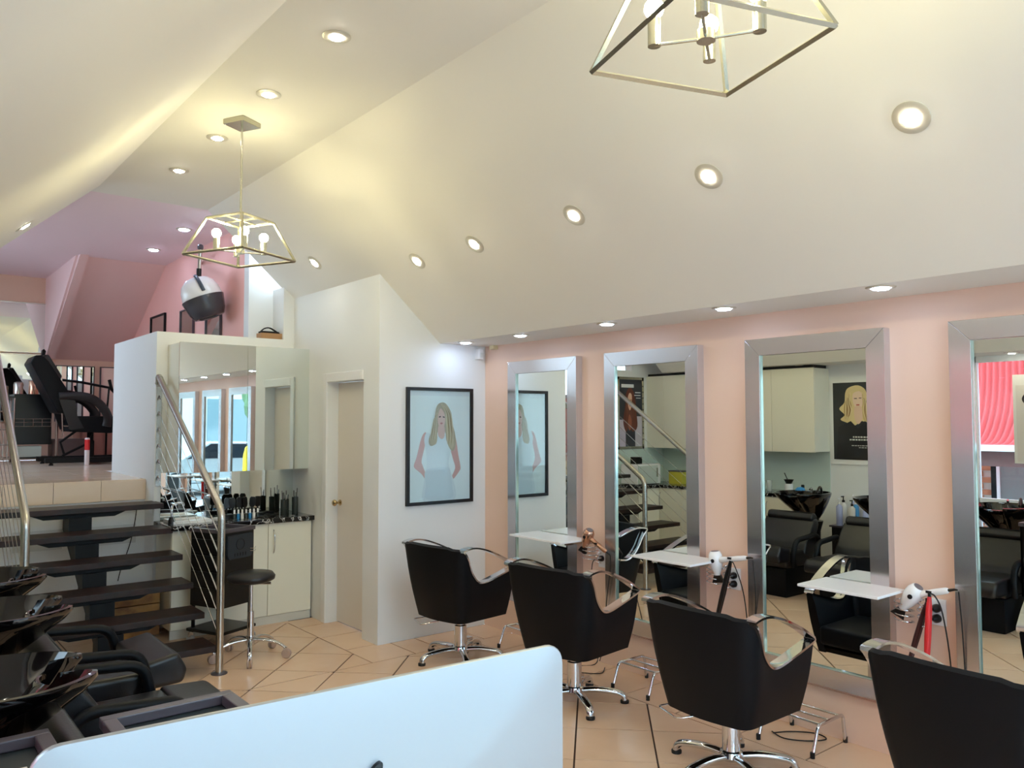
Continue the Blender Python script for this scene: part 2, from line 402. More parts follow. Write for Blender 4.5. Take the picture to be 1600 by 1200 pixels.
# ---- shop front (behind the camera) and side window
def window(name, horiz, a0, a1, z0, z1, at, mull=(), trans=(), fw_=0.06):
    bm = BM(); t = 0.07
    def bar(p0, p1, q0, q1):
        if horiz: box(bm, p0, p1, at-t/2, at+t/2, q0, q1)
        else: box(bm, at-t/2, at+t/2, p0, p1, q0, q1)
    bar(a0, a1, z0, z0+fw_); bar(a0, a1, z1-fw_, z1); bar(a0, a0+fw_, z0, z1); bar(a1-fw_, a1, z0, z1)
    for m_ in mull: bar(m_-0.03, m_+0.03, z0, z1)
    for q in trans: bar(a0, a1, q-0.03, q+0.03)
    w_ = st(name, bm, M['wframe'])
    cuts = [a0]+list(mull)+[a1]
    for c0, c1 in zip(cuts, cuts[1:]):
        bm = BM()
        if horiz: box(bm, c0+0.03, c1-0.03, at-0.004, at+0.004, z0+0.03, z1-0.03)
        else: box(bm, at-0.004, at+0.004, c0+0.03, c1-0.03, z0+0.03, z1-0.03)
        obj('pane', bm, M['glass'], w_)
    return w_
window('window_1', True, XL, XR, 0.02, ZS, YF, mull=(0.65, 1.75, 2.85), trans=())
window('window_2', False, YF+0.05, 3.38, 0.42, ZS, XL-0.05, mull=(0.1, 1.75), trans=(0.93,))
window('window_upper_added', False, 7.9, 11.5, 2.1, 3.4, XL-0.05, mull=(9.1, 10.3))  # unseen window, added so sky light brightens the upper level
# gable glass over the shop front
st('window_3', pr([(XE, ZS+0.02), (XA, ZS+0.02), (XB, ZC), (XD, ZC)], 'y', YF-0.004, YF+0.004), M['glass'])

# ================================================================ OUTSIDE
st('pavement', bx(-14, 14, -5.2, YF-0.1, -0.25, -0.12), M['paving'])
st('road', bx(-20, 20, -16, -5.2, -0.4, -0.22), M['asphalt'])
st('lane', bx(-9, XL-0.15, YF-0.1, 12, -0.4, -0.3), M['asphalt'])
# neighbour's brick wall with shopfront
nb = st('neighbour_wall', bx(-4.3, -4.1, -3, 9.5, -0.3, 4.2), M['mortar'])
for r in range(18):
    for k in range(7):
        y0 = 4.535+k*0.24+(0.12 if r % 2 else 0); z0 = 0.0+r*0.086
        obj('brick', bx(-4.1, -4.085, y0, y0+0.228, z0, z0+0.075), M['brick'], nb)
bm = BM(); box(bm, -4.12, -4.03, 4.46, 4.53, -0.3, 1.35); obj('door_post', bm, M['steel_black'], nb)
bm = BM(); box(bm, -4.12, -4.06, 0.6, 4.42, 0.0, 1.35); obj('shop_glass', bm, flat('grey_shop_glass', (128, 132, 130), 0.2), nb)
bm = BM(); box(bm, -4.12, -4.03, 4.42, 4.46, -0.3, 1.35); obj('door_frame', bm, M['wframe'], nb)
# awning
aw = thing('awning', 'red corrugated bull-nosed awning outside the side window, seen in the rightmost mirror', 'awning', (-4.1, 3.0, 2.0))
prof = [(-3.95, 3.7), (-3.93, 3.1), (-3.9, 2.5)]+[(-3.9+0.75*(1-math.cos(t)), 2.5-1.1*math.sin(t)) for t in [PI/2*k/10 for k in range(1, 11)]]
bm = BM(); rows = []
NY = 880
for i in range(NY+1):
    yy = -1.5+8.8*i/NY; off = 0.028*math.cos(2*PI*yy/0.080)
    rows.append([bm.verts.new((p[0]+off, yy, p[1]+(off if j > 6 else 0))) for j, p in enumerate(prof)])
for A, B in zip(rows, rows[1:]):
    for j in range(len(prof)-1): bm.faces.new((A[j], A[j+1], B[j+1], B[j]))
obj('corrugated_sheet', bm, M['awning'], aw, smooth=180, world=True)
obj('gutter', bx(-3.2, -3.08, -1.5, 7.3, 1.34, 1.42), M['wframe'], aw, world=True)
obj('fascia_beam', bx(-3.3, -3.2, -1.5, 7.3, 1.14, 1.38), M['brownbeam'], aw, world=True)
# street beyond the shop front
def car(loc, rz, paint, label):
    c = thing('car', label, 'car', loc, rz)
    body = [(-2.1, 0.35), (-2.12, 0.75), (-1.95, 0.95), (-1.2, 1.0), (-0.65, 1.42), (0.75, 1.45), (1.45, 1.02), (2.05, 0.92), (2.15, 0.6), (2.1, 0.32)]
    bm = pr(body, 'y', -0.85, 0.85); obj('body', bm, paint, c, bevel=0.06)
    bm = pr([(-1.1, 1.0), (-0.62, 1.36), (0.70, 1.39), (1.3, 1.02)], 'y', -0.87, 0.87); obj('side_windows', bm, M['carglass'], c)
    for sx in (-1.3, 1.35):
        for sy in (-0.8, 0.8):
            bm = BM(); lathe(bm, [(0.20, -0.1), (0.31, -0.1), (0.33, 0), (0.31, 0.1), (0.20, 0.1)], (sx, sy, 0.33), 20, (0, 1, 0)); obj('wheel', bm, M['rubber'], c)
    return c
car((0.6, -8.2, -0.22), 0.03, M['carsilver'], 'silver car parked in the street, seen in the mirrored cabinet')
car((5.6, -8.4, -0.22), 0.0, M['carpaint'], 'dark blue car parked in the street behind the shop front')
bm = BM(); lathe(bm, [(0.11, 0), (0.11, 0.3), (0.09, 1.15), (0.05, 1.33), (0.01, 1.36)], (0, 0, 0), 16)
bo = obj('bollard', bm, M['yellow'], smooth=40); bo.location = (2.12, -2.6, -0.12); tag(bo, 'yellow bollard on the pavement, seen in the mirrored cabinet', 'bollard')
fa = st('facade_far', bx(-14, 16, -17.2, -17, -0.4, 4.4), flat('pale_facade', (196, 200, 204)))
for k in range(7):
    w_ = obj('facade_window', bx(-11+3.6*k, -9+3.6*k, -17, -16.96, 0.6, 2.6), flat('far_window', (120, 142, 152), 0.1), fa)
for i, (tx, ty) in enumerate(((-3, -13), (3.2, -14.5), (8, -12.8))):
    t_ = thing('street_tree', ('green street tree left of the silver car', 'green street tree behind the parked cars', 'green street tree beyond the dark blue car')[i], 'tree', (tx, ty, -0.22))
    obj('trunk', tb([(0, 0, 0), (0.05, 0, 1.2), (0, 0.05, 2.4)], 0.13, 8), M['wood'], t_)
    bm = BM()
    for k in range(14):
        a = random.uniform(0, 2*PI); rr_ = random.uniform(0, 0.9); ret = bmesh.ops.create_icosphere(bm, subdivisions=2, radius=random.uniform(0.4, 0.8))
        bmesh.ops.translate(bm, vec=(rr_*math.cos(a), rr_*math.sin(a), random.uniform(2.2, 3.6)), verts=ret['verts'])
    for v in bm.verts: v.co += Vector((random.uniform(-.07, .07), random.uniform(-.07, .07), random.uniform(-.07, .07)))
    obj('crown', bm, M['leaf'], t_)

# ================================================================ LAMPS
def downlight(loc, nrm, warm, label, tiltn=None, r=0.045, en=None, rim=0.07):
    if warm and not tiltn: r *= 0.8
    t = thing('downlight', label, 'ceiling light', loc)
    n = Vector(nrm).normalized()
    bm = BM(); lathe(bm, [(r, -0.002), (rim, 0.0), (rim, 0.003), (rim-0.008, 0.006), (r+0.002, 0.0065), (r, 0.004)], (0, 0, 0), 28, n)
    # ring only: remove caps
    obj('rim', bm, M['rim'], t, smooth=50)
    a = Vector(tiltn).normalized() if tiltn else n
    a2 = n.orthogonal().normalized(); b2 = n.cross(a2); rl = r*(0.76 if warm else 0.84)
    bm = BM(); vs = [bm.verts.new(a*0.0+n*0.012+(a2*math.cos(2*PI*k/20)+b2*math.sin(2*PI*k/20))*rl) for k in range(20)]
    vb = [bm.verts.new(v.co-n*0.004) for v in vs]
    bm.faces.new(vs); bm.faces.new(vb[::-1])
    for k in range(20): bm.faces.new((vs[k], vs[(k+1) % 20], vb[(k+1) % 20], vb[k]))
    if tiltn:
        q = n.rotation_difference((n+a*0.6).normalized()); bmesh.ops.rotate(bm, cent=n*0.012, matrix=q.to_matrix(), verts=bm.verts); bmesh.ops.translate(bm, vec=n*0.012, verts=bm.verts)
    obj('lamp', bm, M['led_warm'] if warm else M['led_cool'], t)
    return t
for i, yy in enumerate((5.31, 4.61, 3.71, 2.78, 1.87, 0.95, 0.0)):
    names = ('nearest the picture wall', 'above the first wall mirror', 'above the second wall mirror', 'above the third wall mirror', 'above the red-tinted mirror gap', 'beyond the right edge, sixth in its row', 'last of the row over the entrance')
    downlight((3.825, yy, ZS), (0, 0, -1), False, 'cool white round soffit downlight '+names[i])
ns = Vector((-SL, 0, -1)).normalized()
for i, yy in enumerate((1.40, 2.36, 3.30, 4.26, 4.97)):
    names = ('largest, at the far right', 'second largest, right of the near pendant', 'middle of the row', 'above the corner of the door block', 'above the picture wall')
    downlight((3.14, yy, 2.911), ns, True, 'warm tilted downlight in right ceiling slope, '+names[i], r=0.043, rim=0.072)
downlight((2.955, 6.29, 3.078), ns, True, 'warm tilted downlight above the mirrored cabinet, lone in the slope')
for i, (x, yy) in enumerate(((1.76, 3.53), (1.774, 4.41), (1.789, 5.31), (1.804, 6.19))):
    names = ('nearest the camera', 'above the pendant canopy', 'left of the pendant rod', 'farthest, close to the pink ceiling')
    downlight((x, yy, ZC), (0, 0, -1), True, 'warm downlight in the flat ceiling, '+names[i])
downlight((0.844, 6.41, 3.093), (SL, 0, -1), True, 'warm downlight in the left ceiling slope')
for x, yy, l in ((2.41, 8.07, 'right of two cool downlights on the pink-lit upper ceiling'), (2.44, 9.24, 'left and farther of two cool downlights on the pink-lit upper ceiling')):
    downlight((x, yy, ZC), (0, 0, -1), False, l, r=0.052, rim=0.075)
for i, yy in enumerate((5.1, 3.9, 2.9)):
    downlight((-0.17, yy, ZS), (0, 0, -1), True, ('warm downlight in left soffit over the wash area, farthest', 'warm downlight in left soffit over the wash area, middle', 'warm downlight in left soffit over the wash area, nearest the window')[i])

# pendants
def pendant(loc, ang, label, drop):
    t = thing('pendant_light', label, 'pendant light', loc, 0, 'square lantern pendants')
    bm = BM(); box(bm, -0.08, 0.08, -0.08, 0.08, -0.032, 0.0)
    bmesh.ops.rotate(bm, cent=(0, 0, 0), matrix=Matrix.Rotation(ang, 3, 'Z'), verts=bm.verts)
    obj('canopy', bm, M['nickel'], t, bevel=0.002)
    ztop = drop+0.235
    obj('rod', tb([(0, 0, -0.028), (0, 0, drop+0.045)], 0.0065, 10), M['nickel'], t, smooth=60)
    H, h = 0.235, 0.14
    def cor(s, z): return [Vector((sx*s, sy*s, z)) for sx, sy in ((-1, -1), (1, -1), (1, 1), (-1, 1))]
    R = Matrix.Rotation(ang, 3, 'Z')
    B_, T_ = [R @ v for v in cor(H, drop)], [R @ v for v in cor(h, ztop)]
    bm = BM()
    def sq(a, b, w=0.0065):
        tube(bm, [a, b], w*1.35, 4)
    for i in range(4):
        sq(B_[i], B_[(i+1) % 4]); sq(T_[i], T_[(i+1) % 4]); sq(B_[i], T_[i])
    sq((T_[0]+T_[1])/2, (T_[2]+T_[3])/2, 0.005); sq((T_[1]+T_[2])/2, (T_[3]+T_[0])/2, 0.005)
    obj('lantern_frame', bm, M['nickel'], t)
    bm = BM(); lathe(bm, [(0.026, 0.0), (0.026, 0.03), (0.01, 0.034)], (0, 0, drop+0.025), 20); obj('hub', bm, M['nickel'], t, smooth=40)
    for k in range(4):
        a = ang+PI/4+0.12+k*PI/2; p = Vector((0.142*math.cos(a), 0.142*math.sin(a), drop+0.035))
        obj('arm', tb([(0, 0, drop+0.033), p], 0.005, 8), M['nickel'], t)
        s = obj('socket', lt([(0.0185, -0.004), (0.0185, 0.075), (0.012, 0.077)], p, 18), M['nickel'], t, smooth=40)
        obj('bulb', lt([(0.010, 0.072), (0.014, 0.078), (0.024, 0.090), (0.028, 0.103), (0.025, 0.118), (0.015, 0.129), (0.002, 0.132)], p, 18), M['bulb'], t, smooth=180)
    return t
pendant((1.81, 4.92, ZC), math.radians(27), 'farther square lantern pendant hanging whole above the stairs end', -0.865)
pendant((1.785, 1.345, ZC), math.radians(-18.5), 'nearer square lantern pendant, cut by the top edge of the photo', -0.865)

# ================================================================ WALL MIRRORS
def wall_mirror(y0, y1, label):
    t = thing('wall_mirror', label, 'mirror', (XR, (y0+y1)/2, 0.28), 0, 'steel framed wall mirrors')
    z0, z1, w, xf = 0.28, 2.22, 0.10, XR-0.065
    def bar(pts, nm):
        bm = BM(); A = [bm.verts.new((xf, p[0], p[1])) for p in pts]; Bv = [bm.verts.new((XR, p[0], p[1])) for p in pts]
        n = len(pts); bm.faces.new(A); bm.faces.new(Bv[::-1])
        for i in range(n): bm.faces.new((A[i], Bv[i], Bv[(i+1) % n], A[(i+1) % n]))
        obj(nm, bm, M['brushed'], t, world=True, bevel=0.0015)
    e = 0.0006
    bar([(y0, z1), (y1, z1), (y1-w, z1-w), (y0+w, z1-w)], 'frame_bar')
    bar([(y0, z0), (y0+w, z0+w), (y1-w, z0+w), (y1, z0)], 'frame_bar')
    bar([(y0, z0+e), (y0, z1-e), (y0+w, z1-w-e), (y0+w, z0+w+e)], 'frame_bar')
    bar([(y1, z0+e), (y1-w, z0+w+e), (y1-w, z1-w-e), (y1, z1-e)], 'frame_bar')
    obj('glass', bx(xf+0.016, xf+0.022, y0+w, y1-w, z0+w, z1-w), M['mirror'], t, world=True)
    bm = BM(); box(bm, xf+0.004, xf+0.016, y1-w-0.006, y1-w, z0+w, z1-w); box(bm, xf+0.004, xf+0.016, y0+w, y1-w-0.006, z0+w, z0+w+0.006)
    obj('inner_bead', bm, M['mirror_edge'], t, world=True)
MY = [(4.335, 5.15), (3.215, 4.045), (2.012, 2.862), (0.84, 1.693), (-0.35, 0.5)]
ML = ['steel framed mirror nearest the picture, reflecting the framed print', 'steel framed mirror reflecting the stair rail and towel warmer', 'steel framed mirror reflecting white cabinets and wash basins', 'steel framed mirror at right edge reflecting the red awning', 'steel framed mirror out of view near the shop front']
for (a, b), l in zip(MY, ML): wall_mirror(a, b, l)
# white shelves
for (ya, yb), l in zip(((4.20, 4.77), (3.06, 3.53), (1.93, 2.36), (0.75, 1.2)), ('thin white shelf on the mirror nearest the picture', 'thin white shelf on the mirror behind the second chair', 'thin white shelf on the mirror behind the third chair', 'thin white shelf behind the nearest chair')):
    zz = 0.865
    t = thing('shelf', l, 'shelf', (4.13, (ya+yb)/2, zz), 0, 'white shelves under the mirrors')
    obj('board', pr([(3.845, ya), (4.134, ya), (4.134, yb), (3.845, yb)], 'z', zz, zz+0.014), M['gloss_white'], t, world=True, bevel=0.003)
    bm = BM(); box(bm, 3.98, 4.134, ya+0.08, ya+0.10, zz-0.03, zz); box(bm, 3.98, 4.134, yb-0.10, yb-0.08, zz-0.03, zz); obj('bracket', bm, M['steel'], t, world=True)

# ---- framed print
def shape(bm, pts, y, mi, U, V, sg=1, sub=4, smooth=True, axis='y', thick=0.0006):
    P = [Vector((p[0], p[1], 0)) for p in pts]
    if smooth: P = smoothpath(P, sub, True)
    vs = []
    for p in P:
        u = U(p.x); v = V(p.y)
        vs.append(bm.verts.new((u, y, v) if axis == 'y' else (y, u, v)))
    for tri in tessellate_polygon([[v.co for v in vs]]):
        a_, b_, c_ = (vs[k] for k in tri)
        if len({a_, b_, c_}) < 3: continue
        nrm = (b_.co-a_.co).cross(c_.co-a_.co)
        if nrm.length < 1e-9: continue
        d_ = nrm.y if axis == 'y' else nrm.x
        try: f = bm.faces.new((a_, b_, c_) if d_*sg > 0 else (a_, c_, b_))
        except ValueError: continue
        f.material_index = mi
def poster(par, axis, at, sgn, u0, u1, z0, z1, shapes, world=True, nm='print'):
    """shapes: list of (rgb, pts, smooth); at: plane coordinate of the paper; sgn: direction out of the wall"""
    cols = []; bm = BM()
    U = lambda s: u0+(u1-u0)*s; V = lambda s: z0+(z1-z0)*s
    for i, (rgb, pts, sm) in enumerate(shapes):
        if rgb not in cols: cols.append(rgb)
        shape(bm, pts, at+sgn*0.0004*(i+1), cols.index(rgb), U, V, sg=sgn, smooth=sm, axis=axis)
    obj(nm, bm, [flat('%d_%d_%d' % c, c, 0.35) for c in cols], par, world=world, keep=True)
R_ = lambda a, b, c, d: [(a, b), (c, b), (c, d), (a, d)]
girl = [((246, 252, 255), R_(0, 0, 1, 1), False),
    ((236, 240, 246), R_(0, 0.955, 1, 1), False),
    ((226, 178, 174), [(.27, .62), (.20, .58), (.12, .40), (.08, .33), (.10, .30), (.20, .25), (.26, .20), (.27, .24), (.22, .32), (.20, .37), (.25, .50)], True),
    ((226, 178, 174), [(.70, .60), (.76, .56), (.80, .42), (.84, .30), (.82, .26), (.72, .19), (.68, .20), (.75, .29), (.71, .38), (.66, .50)], True),
    ((234, 240, 246), [(.28, .62), (.40, .59), (.55, .59), (.68, .60), (.70, .50), (.64, .36), (.66, .28), (.73, .16), (.73, 0), (.24, 0), (.24, .18), (.28, .32), (.27, .45), (.24, .55)], True),
    ((224, 232, 240), [(.27, .28), (.62, .30), (.68, .22), (.70, .12), (.69, .02), (.28, .02), (.27, .15)], True),
    ((198, 182, 158), [(.44, .86), (.52, .895), (.60, .88), (.68, .80), (.70, .70), (.74, .62), (.76, .52), (.72, .45), (.66, .47), (.60, .55), (.58, .62), (.50, .66), (.44, .60), (.42, .52), (.34, .50), (.31, .55), (.36, .64), (.40, .74)], True),
    ((236, 200, 190), [(.46, .78), (.50, .84), (.56, .80), (.58, .74), (.56, .68), (.51, .655), (.47, .69), (.455, .73)], True),
    ((234, 196, 186), [(.47, .68), (.56, .68), (.57, .59), (.52, .56), (.46, .60)], True),
    ((212, 196, 166), [(.50, .885), (.58, .86), (.63, .78), (.63, .68), (.70, .60), (.73, .52), (.69, .47), (.62, .52), (.60, .62), (.585, .72), (.56, .82)], True),
    ((206, 190, 162), [(.42, .70), (.45, .60), (.43, .52), (.36, .51), (.33, .56), (.38, .62), (.40, .70)], True),
    ((90, 76, 76), [(.47, .765), (.505, .772), (.505, .760), (.475, .756)], False),
    ((90, 76, 76), [(.535, .768), (.57, .765), (.57, .755), (.54, .757)], False),
    ((206, 140, 138), [(.49, .705), (.515, .712), (.54, .706), (.515, .694)], True)]
def strand(pts, w, rgb):
    L_ = [(x-w*(1-abs(2*k/(len(pts)-1)-1)*0.7), y_) for k, (x, y_) in enumerate(pts)]; R2 = [(x+w*(1-abs(2*k/(len(pts)-1)-1)*0.7), y_) for k, (x, y_) in enumerate(pts)]
    return (rgb, L_+R2[::-1], True)
for k in range(5):
    o1 = 0.022*k
    girl.append(strand([(.53+o1*.4, .88-.01*k), (.59+o1*.8, .80), (.605+o1, .70), (.62+o1, .60), (.61+o1, .52)], .006, ((232, 218, 190), (176, 152, 118))[k % 2]))
    girl.append(strand([(.46-o1*.5, .84-.02*k), (.43-o1*.5, .74), (.42-o1*.8, .64), (.40-o1*.8, .56)], .006, ((226, 212, 186), (178, 156, 126))[k % 2]))
pc = thing('framed_print', 'black framed print of a long-haired blonde woman in a white dress', 'picture', (3.715, 5.54, 1.06))
bm = BM(); fx0, fx1, fz0, fz1, fw2 = 3.397, 4.052, 1.055, 2.010, 0.026
for a in ((fx0, fx1, fz0, fz0+fw2), (fx0, fx1, fz1-fw2, fz1), (fx0, fx0+fw2, fz0+fw2, fz1-fw2), (fx1-fw2, fx1, fz0+fw2, fz1-fw2)): box(bm, a[0], a[1], 5.512, 5.54, a[2], a[3])
obj('frame', bm, M['frameblack'], pc, world=True)
obj('backing', bx(fx0+fw2, fx1-fw2, 5.530, 5.539, fz0+fw2, fz1-fw2), flat('cool_mount', (222, 232, 240)), pc, world=True)
poster(pc, 'y', 5.5298, -1, fx0+fw2, fx1-fw2, fz0+fw2, fz1-fw2, girl)
obj('glazing', bx(fx0+fw2, fx1-fw2, 5.5175, 5.5195, fz0+fw2, fz1-fw2), M['glass'], pc, world=True)

# alarm sensor and cable box in the corner
t = thing('motion_sensor', 'small white motion sensor on the wall corner under the soffit', 'sensor', (4.12, 5.54, 2.27))
obj('housing', pr([(4.09, 5.54), (4.15, 5.54), (4.15, 5.50), (4.14, 5.485), (4.10, 5.485), (4.09, 5.50)], 'z', 2.265, 2.355), M['gloss_white'], t, world=True, bevel=0.004)
obj('lens', pr([(4.10, 5.486), (4.14, 5.486), (4.138, 5.478), (4.102, 5.478)], 'z', 2.28, 2.32), flat('sensor_lens', (214, 216, 214)), t, world=True)
t = obj('junction_box', bx(4.15, 4.20, 5.36, 5.42, 2.345, 2.38), flat('ivory_plastic', (222, 206, 166)), bevel=0.004); tag(t, 'tiny ivory junction box where soffit meets peach wall', 'box')

# ================================================================ STYLING CHAIRS
def styling_chair(label, loc, rz, up=0.0):
    t = thing('styling_chair', label, 'chair', loc, rz, 'styling chairs facing the mirrors')
    # plan path from right front to left front; rounded back corners
    def plan(hw, xb, xf_, rc, n=5):
        pts = []
        for k in range(9): pts.append((xf_+(xb+rc-xf_)*k/8, -hw))
        for k in range(1, n): a = -PI/2-PI/2*k/n; pts.append((xb+rc+rc*math.cos(a), -hw+rc+rc*math.sin(a)))
        for k in range(7): pts.append((xb-0.02*math.sin(PI*k/6), -hw+rc+(2*hw-2*rc)*k/6))
        q = [(p[0], -p[1]) for p in pts[:8+n]]
        return pts+q[::-1]
    top = plan(0.34, -0.305, 0.265, 0.10); bot = plan(0.245, -0.23, 0.225, 0.07)
    zt = [(0.255, 0.655), (0.17, 0.626), (0.07, 0.60), (-0.02, 0.578), (-0.09, 0.575), (-0.14, 0.60), (-0.19, 0.66), (-0.23, 0.75), (-0.26, 0.80), (-0.285, 0.825), (-0.5, 0.835)]
    def ztop(x):
        for (a, za), (b, zb) in zip(zt, zt[1:]):
            if x <= a and x >= b: return za+(zb-za)*(a-x)/(a-b)
        return zt[0][1] if x > zt[0][0] else zt[-1][1]
    # denser sampling along the sides
    def dense(P):
        out = []
        for a, b in zip(P, P[1:]): out += [a, ((a[0]+b[0])/2, (a[1]+b[1])/2)]
        return out+[P[-1]]
    top, bot = dense(top), dense(bot)
    ZB, ZT = 0.305, 0.835; th = 0.045; NL = 6
    bm = BM(); outer, inner = [], []
    n = len(top)
    nr = []
    for i in range(n):
        a = Vector(top[max(i-1, 0)]); b = Vector(top[min(i+1, n-1)]); d_ = (b-a).normalized(); nr.append(Vector((-d_.y, d_.x))*-1)
    for i in range(n):
        side = abs(top[i][1]) > 0.3
        zz = ztop(top[i][0]) if abs(top[i][1]) > 0.215 else 0.835
        zb = ZB+(0.0 if not side else 0.0)
        co, ci = [], []
        for k in range(NL+1):
            f = k/NL; z = zb+(zz-zb)*f; s = (z-ZB)/(ZT-ZB)
            bulge = 0.012*math.sin(PI*f)
            x = bot[i][0]+(top[i][0]-bot[i][0])*s; y_ = bot[i][1]+(top[i][1]-bot[i][1])*s
            p = Vector((x, y_)); inward = -nr[i] if (Vector((0, 0))-p).dot(nr[i]) < 0 else nr[i]
            p2 = p-inward*bulge
            tt = th*(1 if k < NL else 0.8)
            co.append(bm.verts.new((p2.x, p2.y, z-(0.006 if k == NL else 0)))); q = p+inward*tt
            ci.append(bm.verts.new((q.x, q.y, z)))
        outer.append(co); inner.append(ci)
    rim = []
    for i in range(n):
        p = (outer[i][-1].co+inner[i][-1].co)/2; rim.append(bm.verts.new((p.x, p.y, p.z+0.010)))
    for i in range(n-1):
        for k in range(NL):
            bm.faces.new((outer[i][k], outer[i+1][k], outer[i+1][k+1], outer[i][k+1]))
            bm.faces.new((inner[i][k], inner[i][k+1], inner[i+1][k+1], inner[i+1][k]))
        bm.faces.new((outer[i][-1], outer[i+1][-1], rim[i+1], rim[i])); bm.faces.new((rim[i], rim[i+1], inner[i+1][-1], inner[i][-1]))
        bm.faces.new((outer[i][0], inner[i][0], inner[i+1][0], outer[i+1][0]))
    for i in (0, n-1):
        for k in range(NL): bm.faces.new((outer[i][k], outer[i][k+1], inner[i][k+1], inner[i][k]))
        bm.faces.new((outer[i][-1], rim[i], inner[i][-1]))
    obj('backrest', bm, M['vinyl'], t, smooth=50)
    # bottom pan
    bm = BM(); bmesh.ops.create_circle
    vs = [bm.verts.new((p[0]*0.98, p[1]*0.98, 0.309)) for p in bot]; bm.faces.new(vs)
    vs2 = [bm.verts.new((p[0]*0.98, p[1]*0.98, 0.335)) for p in bot]; bm.faces.new(vs2)
    for i in range(len(vs)): bm.faces.new((vs[i], vs[(i+1) % len(vs)], vs2[(i+1) % len(vs)], vs2[i]))
    obj('seat_pan', bm, M['steel_black'], t)
    obj('seat', bx(-0.19, 0.275, -0.215, 0.215, 0.36, 0.475), M['vinyl'], t, bevel=0.03, smooth=40)
    for s in (-1, 1):
        yy = s*0.308
        pts_up = [(-0.272, 0.822), (-0.19, 0.836), (-0.10, 0.822), (0.0, 0.788), (0.10, 0.746), (0.19, 0.70), (0.250, 0.660)]
        pts_dn = [(0.17, 0.632), (0.07, 0.606), (-0.02, 0.585), (-0.085, 0.583), (-0.135, 0.61), (-0.185, 0.67), (-0.222, 0.75), (-0.25, 0.795)]
        loop = smoothpath([(p[0], 0, p[1]) for p in pts_up+pts_dn], 3, True)
        bm = BM(); nL = len(loop); hw = 0.031; thk = 0.0055; rings = []
        for i, p in enumerate(loop):
            d_ = (loop[(i+1) % nL]-loop[i-1]).normalized(); nn = Vector((-d_.z, 0, d_.x))
            ysh = yy-s*0.25*max(0, 0.8-p.z)*0.5
            rings.append([bm.verts.new((p.x+nn.x*a*thk, ysh+b*hw, p.z+nn.z*a*thk)) for a, b in ((-1, -1), (-1, 1), (1, 1), (1, -1))])
        for i in range(nL):
            A, B = rings[i], rings[(i+1) % nL]
            for j in range(4): bm.faces.new((A[j], A[(j+1) % 4], B[(j+1) % 4], B[j]))
        obj('armrest', bm, M['chrome'], t, smooth=40)
    obj('gas_lift', lt([(0.045, 0.075), (0.045, 0.245), (0.03, 0.25), (0.03, 0.34)], (0, 0, 0), 24), M['chrome'], t, smooth=35)
    for ch in t.children:
        if ch.name.split('.')[0] != 'gas_lift': ch.location.z = up
    bm = BM(); lathe(bm, [(0.055, 0.055), (0.062, 0.07), (0.055, 0.095), (0.047, 0.10)], (0, 0, 0), 24); obj('hub', bm, M['chrome'], t, smooth=40)
    for k in range(5):
        a = math.radians(100)+k*2*PI/5-rz; ca, sa = math.cos(a), math.sin(a)
        P = [(0.03, 0.070), (0.12, 0.078), (0.21, 0.072), (0.275, 0.060), (0.302, 0.042), (0.308, 0.020)]
        obj('base_leg', tb(smoothpath([(r*ca, r*sa, z) for r, z in P], 3), 0.025, 12, flatten=(1.0, 0.72)), M['chrome'], t, smooth=60)
        obj('glide', lt([(0.026, 0), (0.027, 0.014), (0.022, 0.020)], (0.308*ca, 0.308*sa, 0.0), 14), M['rubber'], t)
    obj('recline_lever', tb(roundpath([(-0.08, 0.12, 0.30), (-0.10, 0.27, 0.275), (-0.20, 0.30, 0.275), (-0.27, 0.12, 0.275), (-0.18, 0.03, 0.30)], 0.03), 0.005, 8), M['chrome'], t, smooth=60)
    bm = BM(); tube(bm, [(0.05, 0.0, 0.10), (0.10, 0.05, 0.12), (0.16, 0.10, 0.10)], 0.008, 8); box(bm, 0.15, 0.20, 0.08, 0.13, 0.088, 0.108); obj('foot_pedal', bm, M['chrome'], t)
    return t
styling_chair('black salon chair nearest the framed print', (3.45, 4.85, 0), math.radians(7), 0.02)
styling_chair('black salon chair behind the computer corner, second from the picture wall', (3.48, 3.675, 0), math.radians(7.5), 0.025)
styling_chair('black salon chair fully in view before the mirror with basins', (3.415, 2.475, 0), math.radians(0))
styling_chair('black salon chair cut off at the lower right corner', (3.40, 1.30, 0), math.radians(-4))

# footrests
def footrest(label, y0, y1):
    t = thing('footrest', label, 'footrest', (3.98, (y0+y1)/2, 0), 0, 'chrome footrests at the wall')
    zt = 0.152
    for yy in (y0, y1):
        obj('end_frame', tb(roundpath([(3.846, yy, 0.0), (3.905, yy, zt), (4.15, yy, zt), (4.174, yy, 0.0)], 0.022), 0.0095, 10), M['chrome'], t, smooth=60, world=True)
        for xx in (3.846, 4.174): obj('rubber_foot', lt([(0.012, 0), (0.012, 0.03)], (xx, yy, 0), 12), M['rubber'], t, world=True)
    for x, z in ((3.925, zt), (4.02, zt), (4.125, zt)):
        obj('rung', tb([(x, y0, z), (x, y1, z)], 0.0075, 8), M['chrome'], t, smooth=60, world=True)
footrest('chrome three-bar footrest beneath the mirror with basins', 2.29, 2.61)
footrest('chrome three-bar footrest under the stair-rail mirror', 3.40, 3.70)
footrest('chrome three-bar footrest behind the first salon chair', 4.60, 4.90)

